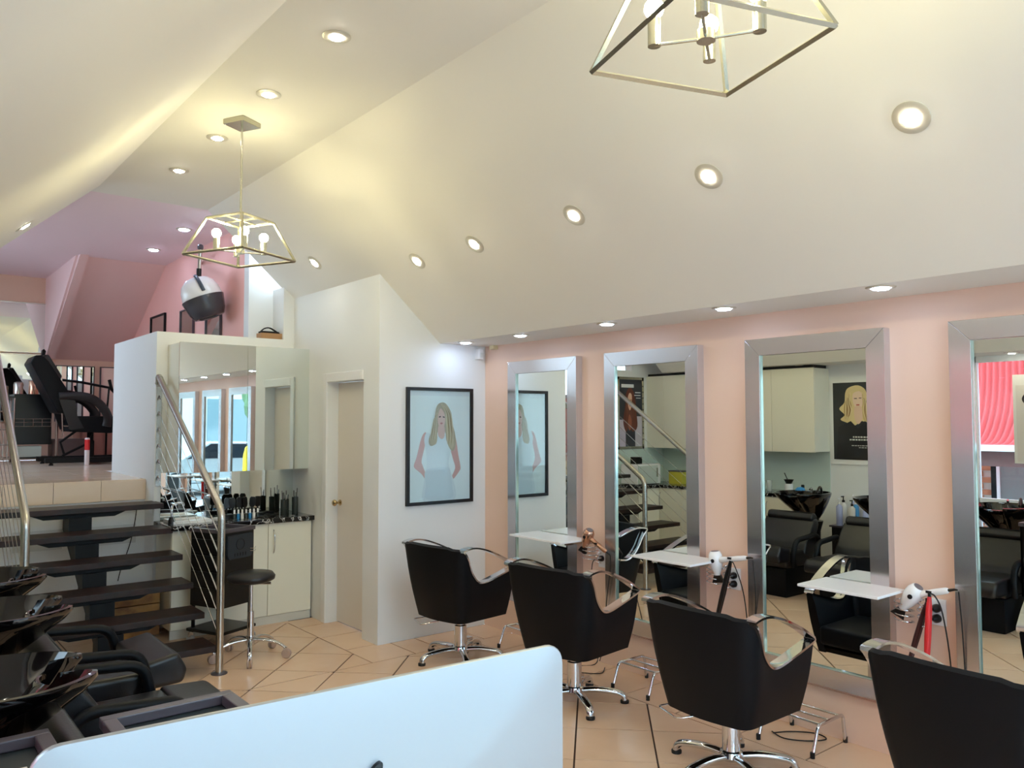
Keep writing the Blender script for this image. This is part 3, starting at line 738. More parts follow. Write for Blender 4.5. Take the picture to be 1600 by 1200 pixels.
# ================================================================ DRYERS, OUTLETS
def dryer_holder(label, loc):
    t = thing('dryer_holder', label, 'holder', loc, 0, 'chrome spiral dryer holders')
    pts = []
    for k in range(0, 64):
        a = 2*PI*k/16; pts.append((-0.085+0.045*math.cos(a), 0.045*math.sin(a), 0.0-0.028*k/16))
    obj('spiral_ring', tb(pts, 0.0035, 6), M['chrome'], t, smooth=60)
    pts = []
    for k in range(0, 56):
        a = 2*PI*k/14; pts.append((-0.075+0.022*math.cos(a), -0.085+0.022*math.sin(a), 0.01-0.035*k/14))
    obj('iron_ring', tb(pts, 0.0035, 6), M['chrome'], t, smooth=60)
    obj('wall_bracket', tb([(0, -0.03, -0.02), (-0.04, -0.02, -0.02), (-0.05, -0.05, -0.0), (-0.06, -0.07, 0.0)], 0.005, 8), M['chrome'], t)
    return t
def hair_dryer(label, top, nozzle, hand, body, group='hair dryers in wall holders'):
    T_, N_, H_ = Vector(top), Vector(nozzle), Vector(hand)
    ax = (T_-N_); L = ax.length
    t = thing('hair_dryer', label, 'hair dryer', tuple(N_), 0, group)
    bm = BM(); lathe(bm, [(0.017, 0.20*L), (0.026, 0.36*L), (0.037, 0.52*L), (0.043, 0.72*L), (0.040, 0.88*L), (0.030, 0.985*L), (0.026, L)], N_, 24, ax)
    obj('body', bm, body, t, smooth=60, world=True)
    bm = BM(); lathe(bm, [(0.0235, 1.0*L), (0.0235, 1.012*L), (0.018, 1.016*L)], N_, 20, ax); obj('intake_grille', bm, flat('grille', (110, 104, 108)), t, world=True)
    bm = BM(); a = ax.normalized(); s = Vector((1, 0.4, 0)).normalized(); b = a.cross(s).normalized()
    vs = [bm.verts.new(N_+b*x+s*y_+a*z) for z, w, h in ((-0.01, 0.036, 0.006), (0.2*L, 0.019, 0.019)) for x, y_ in ((-w, -h), (w, -h), (w, h), (-w, h))]
    for f in ((0, 3, 2, 1), (4, 5, 6, 7), (0, 1, 5, 4), (1, 2, 6, 5), (2, 3, 7, 6), (3, 0, 4, 7)): bm.faces.new([vs[i] for i in f])
    obj('nozzle', bm, M['black'], t, world=True)
    c0 = N_+ax*0.70; d_ = H_-c0
    obj('handle', tb([c0+d_*f for f in (0.15, 0.4, 0.7, 0.95, 1.0)], 0.014, 12, radii=[0.02, 0.0155, 0.0165, 0.015, 0.010]), body, t, smooth=60, world=True)
    m_ = d_.normalized()
    obj('switch', bx(c0.x+d_.x*0.5-0.018, c0.x+d_.x*0.5-0.014, c0.y+d_.y*0.5-0.014, c0.y+d_.y*0.5+0.014, c0.z+d_.z*0.5, c0.z+d_.z*0.5+0.012), M['black'], t, world=True)
    obj('cord_collar', tb([H_, H_+m_*0.03, H_+m_*0.045+Vector((0, 0, -0.004))], 0.006, 8, radii=[0.008, 0.006, 0.004]), M['black'], t, world=True)
    bm = BM(); lathe(bm, [(0.004, 0.0), (0.012, 0.001), (0.012, 0.003), (0.004, 0.004)], c0-Vector((0.043, 0.008, 0.0)), 12, (-1, -0.2, 0)); obj('badge', bm, M['black'], t, world=True)
    return t
DR = {}
dryer_holder('chrome spiral holder with rose gold dryer', (4.2, 4.19, 0.845))
DR['g'] = hair_dryer('rose gold hair dryer tilted in its chrome spiral holder', (4.07, 4.13, 0.955), (4.09, 4.225, 0.79), (4.09, 3.985, 0.815), M['amber'])
dryer_holder('chrome spiral holder with white dryer and black iron', (4.2, 3.09, 0.84))
DR['w'] = hair_dryer('white hair dryer held nose-down beside the black flat iron', (4.09, 3.065, 0.935), (4.10, 3.05, 0.755), (4.08, 2.83, 0.925), M['gloss_white'])
dryer_holder('chrome spiral holder with white dryer and red iron', (4.2, 1.93, 0.83))
DR['r'] = hair_dryer('white hair dryer held nose-down beside the red flat iron', (4.09, 1.845, 0.91), (4.10, 1.955, 0.755), (4.07, 1.695, 0.92), M['gloss_white'])
def flat_iron(label, p0, p1, m_):
    P0, P1 = Vector(p0), Vector(p1); t = thing('flat_iron', label, 'hair straightener', tuple(P1), 0, 'hair straighteners')
    for s in (-1, 1):
        o_ = Vector((0.008*s, 0.0, 0))
        obj('arm', tb([P0+o_*0.4, P0+(P1-P0)*0.2+o_, P0+(P1-P0)*0.6+o_, P1+o_], 0.011, 10, radii=[0.008, 0.012, 0.013, 0.010]), m_, t, smooth=60, world=True)
    obj('hinge', tb([P0+Vector((0, 0, 0.02)), P0], 0.008, 8), M['black'], t, world=True)
    return t
flat_iron('black flat iron hanging from the holder left of the outlet', (4.08, 2.945, 0.885), (4.09, 3.045, 0.56), M['black'])
flat_iron('glossy red flat iron hanging in the holder nearest the camera', (4.07, 1.785, 0.875), (4.07, 1.805, 0.56), M['red'])
flat_iron('black and maroon flat iron hanging next to the red one', (4.10, 1.81, 0.84), (4.11, 1.90, 0.55), flat('maroon', (60, 26, 30), 0.3))
def outlet(label, y0, z0, plugs):
    t = thing('power_outlet', label, 'outlet', (4.2, y0, z0), 0, 'wall power outlets')
    obj('plate', bx(4.190, 4.20, y0-0.04, y0+0.04, z0-0.065, z0+0.065), M['gloss_white'], t, bevel=0.002, world=True)
    obj('switch_rocker', bx(4.187, 4.19, y0-0.01, y0+0.01, z0+0.04, z0+0.056), M['wbot'], t, world=True)
    for dz_ in plugs:
        bm = BM(); lathe(bm, [(0.021, 0), (0.021, 0.02), (0.012, 0.034), (0.006, 0.045)], (4.19, y0, z0+dz_), 14, (-1, 0.1, 0)); obj('plug', bm, M['black'], t, smooth=50, world=True)
outlet('white outlet with one black plug, under rose gold dryer', 4.125, 0.742, (0.0,))
outlet('white outlet with two black plugs behind the black flat iron', 2.995, 0.765, (0.02, -0.03))
outlet('white outlet with two black plugs behind the red flat iron', 1.80, 0.78, (0.02, -0.03))
def cord(label, pts, r=0.0035):
    k = 'g' if 'rose' in label else ('r' if ('red iron' in label or 'left edge' in label) else 'w')
    return obj('power_cord', tb(smoothpath(pts, 5), r, 6), M['rubber'], DR[k], smooth=60, world=True)
cord('black cord looping from rose gold dryer plug down to the floor', [(4.145, 4.13, 0.742), (4.12, 4.16, 0.70), (4.13, 4.17, 0.45), (4.16, 4.15, 0.10), (4.10, 4.12, 0.006), (3.95, 4.20, 0.005), (3.88, 4.10, 0.005), (3.98, 3.95, 0.006), (4.10, 4.02, 0.006)])
cord('black cord hanging from the rose gold dryer handle', [(4.09, 3.95, 0.80), (4.11, 3.97, 0.70), (4.12, 4.02, 0.45), (4.14, 4.05, 0.20), (4.15, 4.12, 0.02)])
cord('black cord hanging from the white dryer near the black iron', [(4.08, 2.94, 0.89), (4.06, 2.90, 0.87), (4.09, 2.86, 0.70), (4.12, 2.85, 0.40), (4.15, 2.87, 0.1), (4.12, 2.9, 0.01)])
cord('black cord rising to the white dryer handle end', [(4.08, 2.79, 0.92), (4.12, 2.80, 0.70), (4.14, 2.83, 0.45), (4.15, 2.86, 0.2), (4.12, 2.92, 0.01)])
cord('black cord of red iron draped over the white dryer handle', [(4.07, 1.785, 0.89), (4.05, 1.75, 0.885), (4.07, 1.725, 0.80), (4.12, 1.715, 0.55), (4.15, 1.72, 0.2), (4.1, 1.75, 0.01)])
cord('black cord at the left edge of the rightmost mirror', [(4.07, 1.65, 0.92), (4.11, 1.655, 0.75), (4.13, 1.655, 0.5), (4.15, 1.67, 0.2), (4.12, 1.72, 0.01)])
cord('black cord loop lying on the floor behind the footrest', [(3.99, 2.62, 0.006), (3.95, 2.52, 0.008), (4.02, 2.42, 0.006), (4.12, 2.37, 0.006), (4.15, 2.45, 0.006), (4.07, 2.55, 0.006), (3.97, 2.60, 0.008)])

# ================================================================ COUNTER AND MIRRORED CABINET
CY = 6.70
t = thing('base_cabinet', 'cream base cabinet under the black marble counter', 'cabinet', (2.5, 6.9, 0))
obj('carcass', bx(1.95, 3.14, CY+0.02, 7.128, 0.07, 0.86), M['cream'], t, world=True)
obj('kickboard', bx(1.95, 3.14, CY+0.012, CY+0.03, 0.0, 0.07), flat('kick_grey', (206, 204, 194)), t, world=True)
for i, (a, b) in enumerate(((1.952, 2.345), (2.35, 2.742), (2.747, 3.138))):
    dd = obj('door', bx(a, b, CY, CY+0.018, 0.075, 0.855), M['cream'], t, world=True, bevel=0.0015)
    hx = b-0.05 if i != 2 else a+0.045
    hb = tb(smoothpath([(hx, CY, 0.60), (hx, CY-0.022, 0.63), (hx, CY-0.03, 0.70), (hx, CY-0.022, 0.77), (hx, CY, 0.80)], 4), 0.005, 8)
    bmesh.ops.translate(hb, vec=-t.location, verts=hb.verts)
    if i != 1: obj('handle', hb, M['chrome'], dd, smooth=60)
    else: hb.free()
ct = obj('countertop', bx(1.93, 3.165, CY-0.03, 7.15, 0.86, 0.90), M['marble'], bevel=0.006); tag(ct, 'black marbled worktop beneath the mirrored wall cabinet', 'countertop')
bsm = obj('backsplash_mirror', bx(1.98, 3.16, 7.138, 7.148, 0.90, 1.30), M['mirror']); tag(bsm, 'frameless mirror backsplash between worktop and wall cabinet', 'mirror')
t = thing('mirrored_cabinet', 'wide wall cabinet with mirrored doors above the worktop', 'cabinet', (2.6, 7.15, 1.29))
obj('carcass', bx(2.02, 3.16, 6.822, 7.14, 1.315, 2.385), M['cream'], t, world=True)
for a, b in ((2.018, 2.586), (2.589, 3.162)): obj('mirror_door', bx(a, b, 6.81, 6.821, 1.31, 2.39), M['mirror'], t, world=True)
# sink and tap on the left of the counter
t = thing('sink', 'small white rectangular sink at the left end of the worktop', 'sink', (2.12, 6.93, 0.90))
bm = BM(); box(bm, 1.99, 2.30, 6.80, 7.08, 0.90, 0.922); bmesh.ops.delete(bm, geom=[f for f in bm.faces if f.calc_center_median().z > 0.92], context='FACES')
o4 = [bm.verts.new(p) for p in ((2.01, 6.82, 0.922), (2.28, 6.82, 0.922), (2.28, 7.06, 0.922), (2.01, 7.06, 0.922))]
o5 = [bm.verts.new(p) for p in ((2.03, 6.84, 0.908), (2.26, 6.84, 0.908), (2.26, 7.04, 0.908), (2.03, 7.04, 0.908))]
o3 = [v for v in bm.verts if abs(v.co.z-0.922) < 1e-4 and v not in o4]
o3 = sorted(o3, key=lambda v: math.atan2(v.co.y-6.94, v.co.x-2.145)); o4 = sorted(o4, key=lambda v: math.atan2(v.co.y-6.94, v.co.x-2.145)); o5 = sorted(o5, key=lambda v: math.atan2(v.co.y-6.94, v.co.x-2.145))
for i in range(4):
    j = (i+1) % 4; bm.faces.new((o3[i], o3[j], o4[j], o4[i])); bm.faces.new((o4[i], o4[j], o5[j], o5[i]))
bm.faces.new(o5)
obj('basin', bm, M['gloss_white'], t, world=True)
t = thing('tap', 'chrome lever tap with black base beside the stair plate', 'tap', (1.985, 6.83, 0.90))
obj('base', lt([(0.03, 0), (0.028, 0.03), (0.018, 0.06)], (0, 0, 0), 16), M['black'], t, smooth=50)
obj('spout', tb(smoothpath([(0, 0, 0.05), (0.0, 0, 0.12), (0.02, 0.02, 0.16), (0.09, 0.03, 0.165), (0.10, 0.03, 0.14)], 4), 0.009, 10), M['chrome'], t, smooth=60)
obj('lever', bx(-0.012, 0.012, -0.07, 0.01, 0.165, 0.173), M['chrome'], t, bevel=0.002)
# things on the worktop
t = thing('soap_dish', 'small white dish at the back of the worktop beside the sink', 'dish', (2.30, 6.78, 0.945))
o_ = obj('dish', lt([(0.02, 0), (0.04, 0.012), (0.042, 0.03), (0.036, 0.03), (0.02, 0.01)], (0, 0, 0), 18), M['gloss_white'], t, smooth=60)
t.location = (2.35, 6.80, 0.90)
rk = thing('brush_rack', 'black rack of upright hairbrushes on the marble worktop', 'rack', (2.60, 6.93, 0.90))
obj('rack_base', bx(-0.16, 0.18, -0.04, 0.06, 0, 0.035), M['black'], rk, bevel=0.004)
for k in range(6):
    x = -0.13+0.055*k
    b_ = thing('hairbrush', 'black paddle hairbrush in the worktop rack, %s from the left' % ('first', 'second', 'third', 'fourth', 'fifth', 'sixth')[k], 'hairbrush', (2.60+x, 6.95, 0.935), random.uniform(-0.4, 0.4), 'hairbrushes in the rack')
    b_.rotation_euler = (random.uniform(-0.08, 0.08), random.uniform(-0.12, 0.12), random.uniform(-0.5, 0.5))
    obj('handle', tb([(0, 0, 0), (0, 0, 0.05)], 0.008, 8), M['black'], b_)
    obj('paddle', pr([(-0.016, 0.05), (0.016, 0.05), (0.027, 0.075), (0.027, 0.125), (0.017, 0.14), (-0.017, 0.14), (-0.027, 0.125), (-0.027, 0.075)], 'y', -0.009, 0.009), M['black'], b_, bevel=0.003)
for k in range(7):
    x = 2.50+0.034*k
    b_ = thing('small_bottle', 'tiny white-capped bottle before the hairbrushes, %s from the left' % ('first', 'second', 'third', 'fourth', 'fifth', 'sixth', 'seventh')[k], 'bottle', (x, 6.84, 0.90), 0, 'small bottles on the worktop')
    obj('bottle_body', lt([(0.012, 0), (0.0125, 0.004), (0.0125, 0.04), (0.007, 0.046)], (0, 0, 0), 12), (M['smoke'], M['blue'], M['wbot'])[k % 3], b_, smooth=60)
    obj('cap', lt([(0.008, 0.046), (0.008, 0.078), (0.006, 0.08)], (0, 0, 0), 12), M['gloss_white'], b_, smooth=60)
for k, (x, y_, h, l) in enumerate(((2.965, 6.90, 0.135, 'left'), (3.02, 6.98, 0.13, 'middle'), (3.085, 6.93, 0.15, 'right'))):
    b_ = thing('comb_jar', 'smoky tool jar full of combs, %s of the three near the door block' % l, 'jar', (x, y_, 0.90), 0, 'comb jars')
    obj('jar', lt([(0.026, 0), (0.028, 0.004), (0.028, h), (0.024, h), (0.024, 0.01), (0.002, 0.01)], (0, 0, 0), 18), M['smoke'], b_, smooth=50)
    for j in range(4):
        a = j*1.7+k; ll = h+0.04+0.02*((j*7) % 3)
        cb = BM(); tube(cb, [(0.010*math.cos(a), 0.010*math.sin(a), 0.012), (0.02*math.cos(a), 0.02*math.sin(a), ll)], 0.006, 5, flatten=(1.4, 0.4))
        obj('comb', cb, (M['wbot'], M['black'], M['tray'], M['smoke'])[j], b_)
for x, y_, z_, l in ((2.83, 6.94, 0.0, 'flat black tool tray on the worktop left of the comb jars'), (2.74, 6.84, 0.0, 'round black hand mirror lying on the marble worktop')):
    if 'tray' in l:
        o_ = thing('tool_tray', l, 'tray', (x, y_, 0.90)); obj('tray_base', bx(-0.09, 0.09, -0.05, 0.06, 0, 0.012), M['black'], o_, bevel=0.004); obj('clipper', tb([(-0.06, 0, 0.024), (0.0, 0.02, 0.028), (0.07, 0.03, 0.022)], 0.013, 10), M['black'], o_, smooth=60)
    else:
        o_ = thing('hand_mirror', l, 'mirror', (x, y_, 0.90)); obj('mirror_head', lt([(0.045, 0), (0.05, 0.006), (0.045, 0.012)], (0, 0, 0), 20), M['black'], o_); obj('handle', tb([(0.045, 0, 0.006), (0.11, 0.02, 0.006)], 0.006, 8), M['black'], o_)

# ================================================================ HALF WALL LEDGE
t = thing('box', 'low brown cardboard box on top of the white half wall', 'box', (2.95, 7.24, 2.5))
obj('carton', bx(-0.10, 0.10, -0.06, 0.06, 0, 0.055), M['card'], t, bevel=0.002)
t = thing('bag', 'black strapped bag resting on the brown box', 'bag', (2.95, 7.24, 2.555))
obj('pouch', bx(-0.09, 0.08, -0.045, 0.045, 0, 0.02), M['blackfab'], t, bevel=0.008)
obj('strap', tb(smoothpath([(-0.09, 0, 0.01), (-0.05, 0, 0.045), (0.0, 0, 0.055), (0.06, 0.01, 0.03), (0.10, 0.01, 0.008)], 4), 0.012, 8, flatten=(1.3, 0.5)), M['blackfab'], t, smooth=60)

# ================================================================ STAIRS AND RAILS
TRS = [(1.065, 6.93), (0.89, 6.67), (0.715, 6.41), (0.54, 6.15), (0.37, 5.89), (0.19, 5.63)]
stt = thing('staircase', 'open staircase of dark timber treads on a black steel spine', 'staircase', (1.35, 6.4, 0))
for z, y0 in TRS:
    x1 = 1.95
    obj('tread', bx(0.75, x1, y0, y0+0.29, z-0.042, z), M['wood'], stt, world=True, bevel=0.003)
    bm = pr([(1.0, z-0.043), (1.70, z-0.043), (1.60, z-0.085), (1.10, z-0.085)], 'y', y0+0.09, y0+0.21); obj('tread_bracket', bm, M['steel_black'], stt, world=True)
for (z, y0), (z2, y2) in zip(TRS, TRS[1:]+[(0.0, 5.40)]):
    bm = BM(); box(bm, 1.27, 1.43, y0+0.06, y0+0.20, max(z2-0.05, 0), z-0.08) if z2 > 0 else box(bm, 1.27, 1.43, y0+0.06, y0+0.20, 0, z-0.08)
    obj('spine_post', bm, M['steel_black'], stt, world=True)
bm = BM(); prism(bm, [(5.75, 0.02), (5.93, 0.02), (7.4, 0.86), (7.4, 0.99)], 'x', 1.30, 1.40); obj('spine_beam', bm, M['steel_black'], stt, world=True)
def rail(label, px_, y0, zb, ytop, ztop, foot, xt):
    t = thing('stair_rail', label, 'handrail', (px_, y0, foot))
    P = roundpath([(px_, y0, foot), (px_, y0, zb), (xt, ytop, ztop)], 0.07)
    obj('handrail', tb(P, 0.0255, 16), M['steel'], t, smooth=60, world=True)
    obj('base_flange', lt([(0.055, foot), (0.055, foot+0.006), (0.03, foot+0.01)], (px_+0.0, y0, 0), 24), M['tray'], t, world=True)
    return t
rA = rail('satin steel handrail right of the stairs, with floor post', 1.965, 5.62, 1.115, 7.10, 2.10, 0.0, 1.945)
obj('wall_bend', tb(roundpath([(1.945, 7.08, 2.09), (1.945, 7.13, 2.12), (1.945, 7.148, 2.05)], 0.03), 0.0255, 14), M['steel'], rA, smooth=60, world=True)
rB = rail('satin steel handrail left of the stairs, cut by the left edge', 0.80, 5.70, 1.14, 7.30, 2.25, 0.0, 0.80)
obj('top_post', tb([(0.80, 7.46, PZ), (0.80, 7.46, 2.28), ], 0.0255, 14), M['steel'], rB, smooth=60, world=True)
obj('top_link', tb([(0.80, 7.27, 2.23), (0.80, 7.46, 2.28)], 0.0255, 14), M['steel'], rB, smooth=60, world=True)
pl_ = thing('anchor_plate', 'steel cable plate with six toggles on the half wall end', 'plate', (1.957, 7.148, 1.6))
obj('plate', bx(1.937, 1.978, 7.143, 7.15, 1.19, 2.03), M['steel'], pl_, world=True)
for k in range(6):
    zt = 1.95-0.135*k; zf = zt-0.985-0.0
    OR = ('topmost', 'second from top', 'third from top', 'fourth from top', 'fifth from top', 'lowest')[k]
    cb = thing('rail_cable', 'thin steel cable along the right stair rail, %s of six' % OR, 'cable', (1.955, 7.14, zt), 0, 'right rail cables')
    d_ = Vector((0.008, 5.62-7.14, -1.03)); e_ = d_
    if zt+d_.z < 0.03: pass
    obj('wire', tb([(0, 0, 0), e_], 0.0022, 6), M['steel'], cb)
    obj('anchor', tb([(0, 0, 0), e_*0.03], 0.007, 8), M['chrome'], cb)
    obj('turnbuckle', tb([e_*0.86, e_*0.865, e_*0.97, e_*0.975], 0.006, 8, radii=[0.003, 0.006, 0.006, 0.003]), M['chrome'], cb)
    cb2 = thing('rail_cable', 'thin steel cable along the left stair rail, %s of six' % OR, 'cable', (0.80, 7.44, zt+0.10), 0, 'left rail cables')
    e2 = Vector((0, 5.70-7.44, -1.18)); obj('wire', tb([(0, 0, 0), e2], 0.0022, 6), M['steel'], cb2)
po = obj('wooden_pole', tb([(0.68, 5.84, 0.0), (0.68, 6.06, 1.28)], 0.012, 10), M['wood'], smooth=60); tag(po, 'thin dark wooden pole leaning by the left stair rail', 'pole')
t = thing('wooden_crate', 'orange-brown wooden crate on the floor beneath the stairs', 'crate', (1.70, 7.05, 0))
for k in range(4): obj('slat', bx(-0.22, 0.22, -0.17, 0.17, 0.02+0.085*k, 0.10+0.085*k), M['crate'], t, bevel=0.006)
obj('lid', bx(-0.23, 0.23, -0.18, 0.18, 0.36, 0.378), M['crate'], t, bevel=0.005)
cord_ = obj('cable', tb(smoothpath([(1.86, 7.39, 1.02), (1.84, 7.38, 0.86), (1.80, 7.37, 0.68), (1.74, 7.37, 0.50), (1.70, 7.30, 0.41)], 5), 0.004, 6), M['rubber'], smooth=60); tag(cord_, 'thin black cable hanging down the wall behind the stair treads', 'cord')

# ================================================================ TROLLEY AND STOOL
def trolley(label, loc, rz, w=0.32, d=0.40, h=0.90, drawers=True, cups=True):
    t = thing('trolley', label, 'trolley', loc, rz, 'black salon trolleys')
    hw, hd = w/2, d/2
    for sx in (-1, 1):
        for sy in (-1, 1):
            obj('leg', bx(sx*(hw-0.014)-0.01, sx*(hw-0.014)+0.01, sy*(hd-0.02)-0.01, sy*(hd-0.02)+0.01, 0.09, h-0.05), M['steel_black'], t)
            c = obj('caster', lt([(0.012, -0.010), (0.032, -0.010), (0.034, 0), (0.032, 0.010), (0.012, 0.010)], (sx*(hw+0.0), sy*(hd-0.01), 0.034), 18, (1, 0.4, 0)), flat('caster_grey', (150, 146, 142)), t)
            obj('fork', bx(sx*hw-0.018, sx*hw+0.018, sy*(hd-0.01)-0.01, sy*(hd-0.01)+0.01, 0.055, 0.095), M['chrome'], t)
    bm = BM(); box(bm, -hw, -hw+0.012, -hd, hd, 0.30, h-0.03); box(bm, hw-0.012, hw, -hd, hd, 0.30, h-0.03); box(bm, -hw, hw, hd-0.012, hd, 0.30, h-0.03)
    obj('side_panel', bm, M['black'], t)
    obj('front_panel', bx(-hw+0.013, hw-0.013, -hd, -hd+0.012, 0.30, h-0.03), M['black'], t)
    obj('base_shelf', bx(-hw-0.02, hw+0.02, -hd-0.02, hd+0.02, 0.10, 0.125), M['black'], t, bevel=0.008)
    bm = BM(); rw = 0.028
    for a in ((-hw-0.01, hw+0.01, -hd-0.01, -hd+rw), (-hw-0.01, hw+0.01, hd-rw, hd+0.01), (-hw-0.01, -hw+rw, -hd+rw, hd-rw), (hw-rw, hw+0.01, -hd+rw, hd-rw)): box(bm, *a, h-0.03, h)
    obj('tray_rim', bm, M['tray'], t, bevel=0.004)
    obj('tray_well', bx(-hw+rw, hw-rw, -hd+rw, hd-rw, h-0.045, h-0.03), M['trayin'], t)
    if drawers:
        for k in range(4): 
            z = 0.34+0.125*k; obj('drawer', bx(-hw-0.012, -hw-0.001, -hd+0.015, hd-0.015, z, z+0.105), M['black'], t, bevel=0.004)
    if cups:
        bm = BM(); prism(bm, [(-hw+0.03, h-0.20), (-hw+0.05, h-0.235), (hw-0.05, h-0.235), (hw-0.03, h-0.20), (hw-0.03, h-0.05), (-hw+0.03, h-0.05)], 'y', -hd-0.022, -hd-0.001); obj('tool_holder', bm, flat('slate_plastic', (34, 42, 52), 0.3), t, bevel=0.004)
        bm = BM(); tube(bm, [(0.042*math.cos(2*PI*q/24), -hd-0.0235, h-0.125+0.042*math.sin(2*PI*q/24)) for q in range(24)], 0.003, 6, closed=True); obj('cup_hole', bm, M['black'], t)
        for k in range(5): obj('slot', bx(-0.06+0.028*k, -0.052+0.028*k, -hd-0.024, -hd-0.0221, h-0.215, h-0.19), M['black'], t)
        for k in range(2): obj('wire_hook', tb([(hw-0.06, -hd-0.024, h-0.17-0.02*k), (hw-0.02, -hd-0.035, h-0.175-0.02*k), (hw-0.0, -hd-0.025, h-0.165-0.02*k)], 0.002, 5), M['chrome'], t)
    return t
trolley('black trolley with side tool holder between stair rail and worktop', (2.26, 6.43, 0), math.radians(24), w=0.32, d=0.34)
trolley('black trolley with rimmed tray top just behind the computer', (0.73, 2.28, 0), 0, w=0.35, d=0.46)
tl2 = trolley('black trolley with stickered tray at the lower left corner', (0.235, 2.28, 0), 0, w=0.35, d=0.46)
for k in range(2):
    bm = bx(0.06+0.03*k, 0.082+0.03*k, 0.02+0.02*k, 0.05+0.02*k, 0.8705, 0.8715); obj('sticker', bm, M['wbot'], tl2)
t = thing('stool', 'round black seat stool on chrome star base with casters', 'stool', (2.27, 5.85, 0))
obj('seat', lt([(0.02, 0.555), (0.14, 0.555), (0.168, 0.572), (0.172, 0.595), (0.155, 0.618), (0.02, 0.624)], (0, 0, 0), 36), M['vinyl2'], t, smooth=60)
obj('gas_lift', lt([(0.024, 0.09), (0.024, 0.34), (0.014, 0.342), (0.014, 0.56)], (0, 0, 0), 18), M['chrome'], t, smooth=35)
obj('height_lever', tb([(0.0, 0, 0.54), (0.08, -0.05, 0.535), (0.12, -0.08, 0.54)], 0.005, 8, radii=[0.004, 0.005, 0.010]), M['chrome'], t, smooth=60)
obj('hub', lt([(0.032, 0.10), (0.036, 0.12), (0.03, 0.16)], (0, 0, 0), 18), M['chrome'], t, smooth=50)
for k in range(5):
    a = math.radians(-112)+k*2*PI/5; ca, sa = math.cos(a), math.sin(a)
    obj('base_leg', tb(smoothpath([(0.02*ca, 0.02*sa, 0.135), (0.12*ca, 0.12*sa, 0.13), (0.21*ca, 0.21*sa, 0.105), (0.255*ca, 0.255*sa, 0.075)], 3), 0.017, 10, flatten=(1, 0.7)), M['chrome'], t, smooth=60)
    bm = BM()
    for s in (-1, 1): lathe(bm, [(0.004, 0), (0.031, 0.002), (0.034, 0.008), (0.031, 0.014), (0.004, 0.016)], (0.268*ca-sa*s*0.004, 0.268*sa+ca*s*0.004, 0.034), 18, (-sa*s, ca*s, 0))
    obj('caster', bm, flat('caster_tan', (176, 150, 136), 0.25), t, smooth=40)
    obj('caster_fork', bx(0.258*ca-0.012, 0.258*ca+0.012, 0.258*sa-0.012, 0.258*sa+0.012, 0.05, 0.082), M['chrome'], t, bevel=0.003)

# ================================================================ WASH AREA
def wash_basin(label, loc, rz=0):
    t = thing('wash_basin', label, 'basin', loc, rz, 'black shampoo basins')
    half = [(0.0, 0.0), (0.02, 0.11), (0.09, 0.205), (0.22, 0.255), (0.36, 0.262), (0.48, 0.235), (0.57, 0.175), (0.605, 0.125), (0.600, 0.10), (0.56, 0.085), (0.50, 0.072), (0.475, 0.04)]
    full = half+[(0.47, 0.0)]+[(x, -y_) for x, y_ in half[:0:-1]]
    P = smoothpath([(x, y_, 0) for x, y_ in full], 3, True); n = len(P)
    c = Vector((0.25, 0, 0))
    def ring(bm, s, z, dx=0.0, sy=1.0, zf=0.0):
        out = []
        for p in P:
            d_ = p-c; zz = z
            if abs(p.y) < 0.075 and p.x > 0.4: zz -= zf
            out.append(bm.verts.new((c.x+dx+d_.x*s, d_.y*s*sy, zz)))
        return out
    bm = BM()
    R = [ring(bm, 0.24, 0.62, -0.10), ring(bm, 0.30, 0.655, -0.10), ring(bm, 0.52, 0.73, -0.085), ring(bm, 0.78, 0.83, -0.04), ring(bm, 0.94, 0.90, -0.008), ring(bm, 1.0, 0.935, 0, zf=0.035), ring(bm, 0.995, 0.95, 0, zf=0.035), ring(bm, 0.955, 0.952, 0, zf=0.035), ring(bm, 0.90, 0.925, 0, zf=0.02), ring(bm, 0.75, 0.85, -0.01), ring(bm, 0.5, 0.78, -0.03), ring(bm, 0.2, 0.75, -0.04)]
    for A, B in zip(R, R[1:]):
        for j in range(n): bm.faces.new((A[j], A[(j+1) % n], B[(j+1) % n], B[j]))
    bm.faces.new(R[0][::-1]); bm.faces.new(R[-1])
    obj('bowl', bm, M['ceramic'], t, smooth=60).location.z = 0.022
    obj('pedestal', lt([(0.16, 0), (0.16, 0.02), (0.10, 0.05), (0.085, 0.3), (0.09, 0.55), (0.12, 0.66)], (0.15, 0, 0), 24), M['black'], t, smooth=50)
    obj('tap', tb(smoothpath([(0.05, 0.05, 0.92), (0.05, 0.05, 0.985), (0.08, 0.04, 1.0), (0.14, 0.02, 0.99)], 4), 0.011, 10), M['chrome'], t, smooth=60)
    obj('spray_hose', tb(smoothpath([(0.04, -0.06, 0.93), (0.05, -0.06, 1.0), (0.10, -0.07, 1.02), (0.17, -0.09, 0.99), (0.22, -0.10, 0.965)], 4), 0.012, 10), M['black'], t, smooth=60)
    obj('mixer_lever', bx(0.02, 0.05, 0.08, 0.13, 0.955, 0.97), M['chrome'], t, bevel=0.003)
    obj('drain', lt([(0.025, 0.7505), (0.025, 0.7535), (0.018, 0.754)], (0.21, 0, 0), 18), M['chrome'], t)
    return t
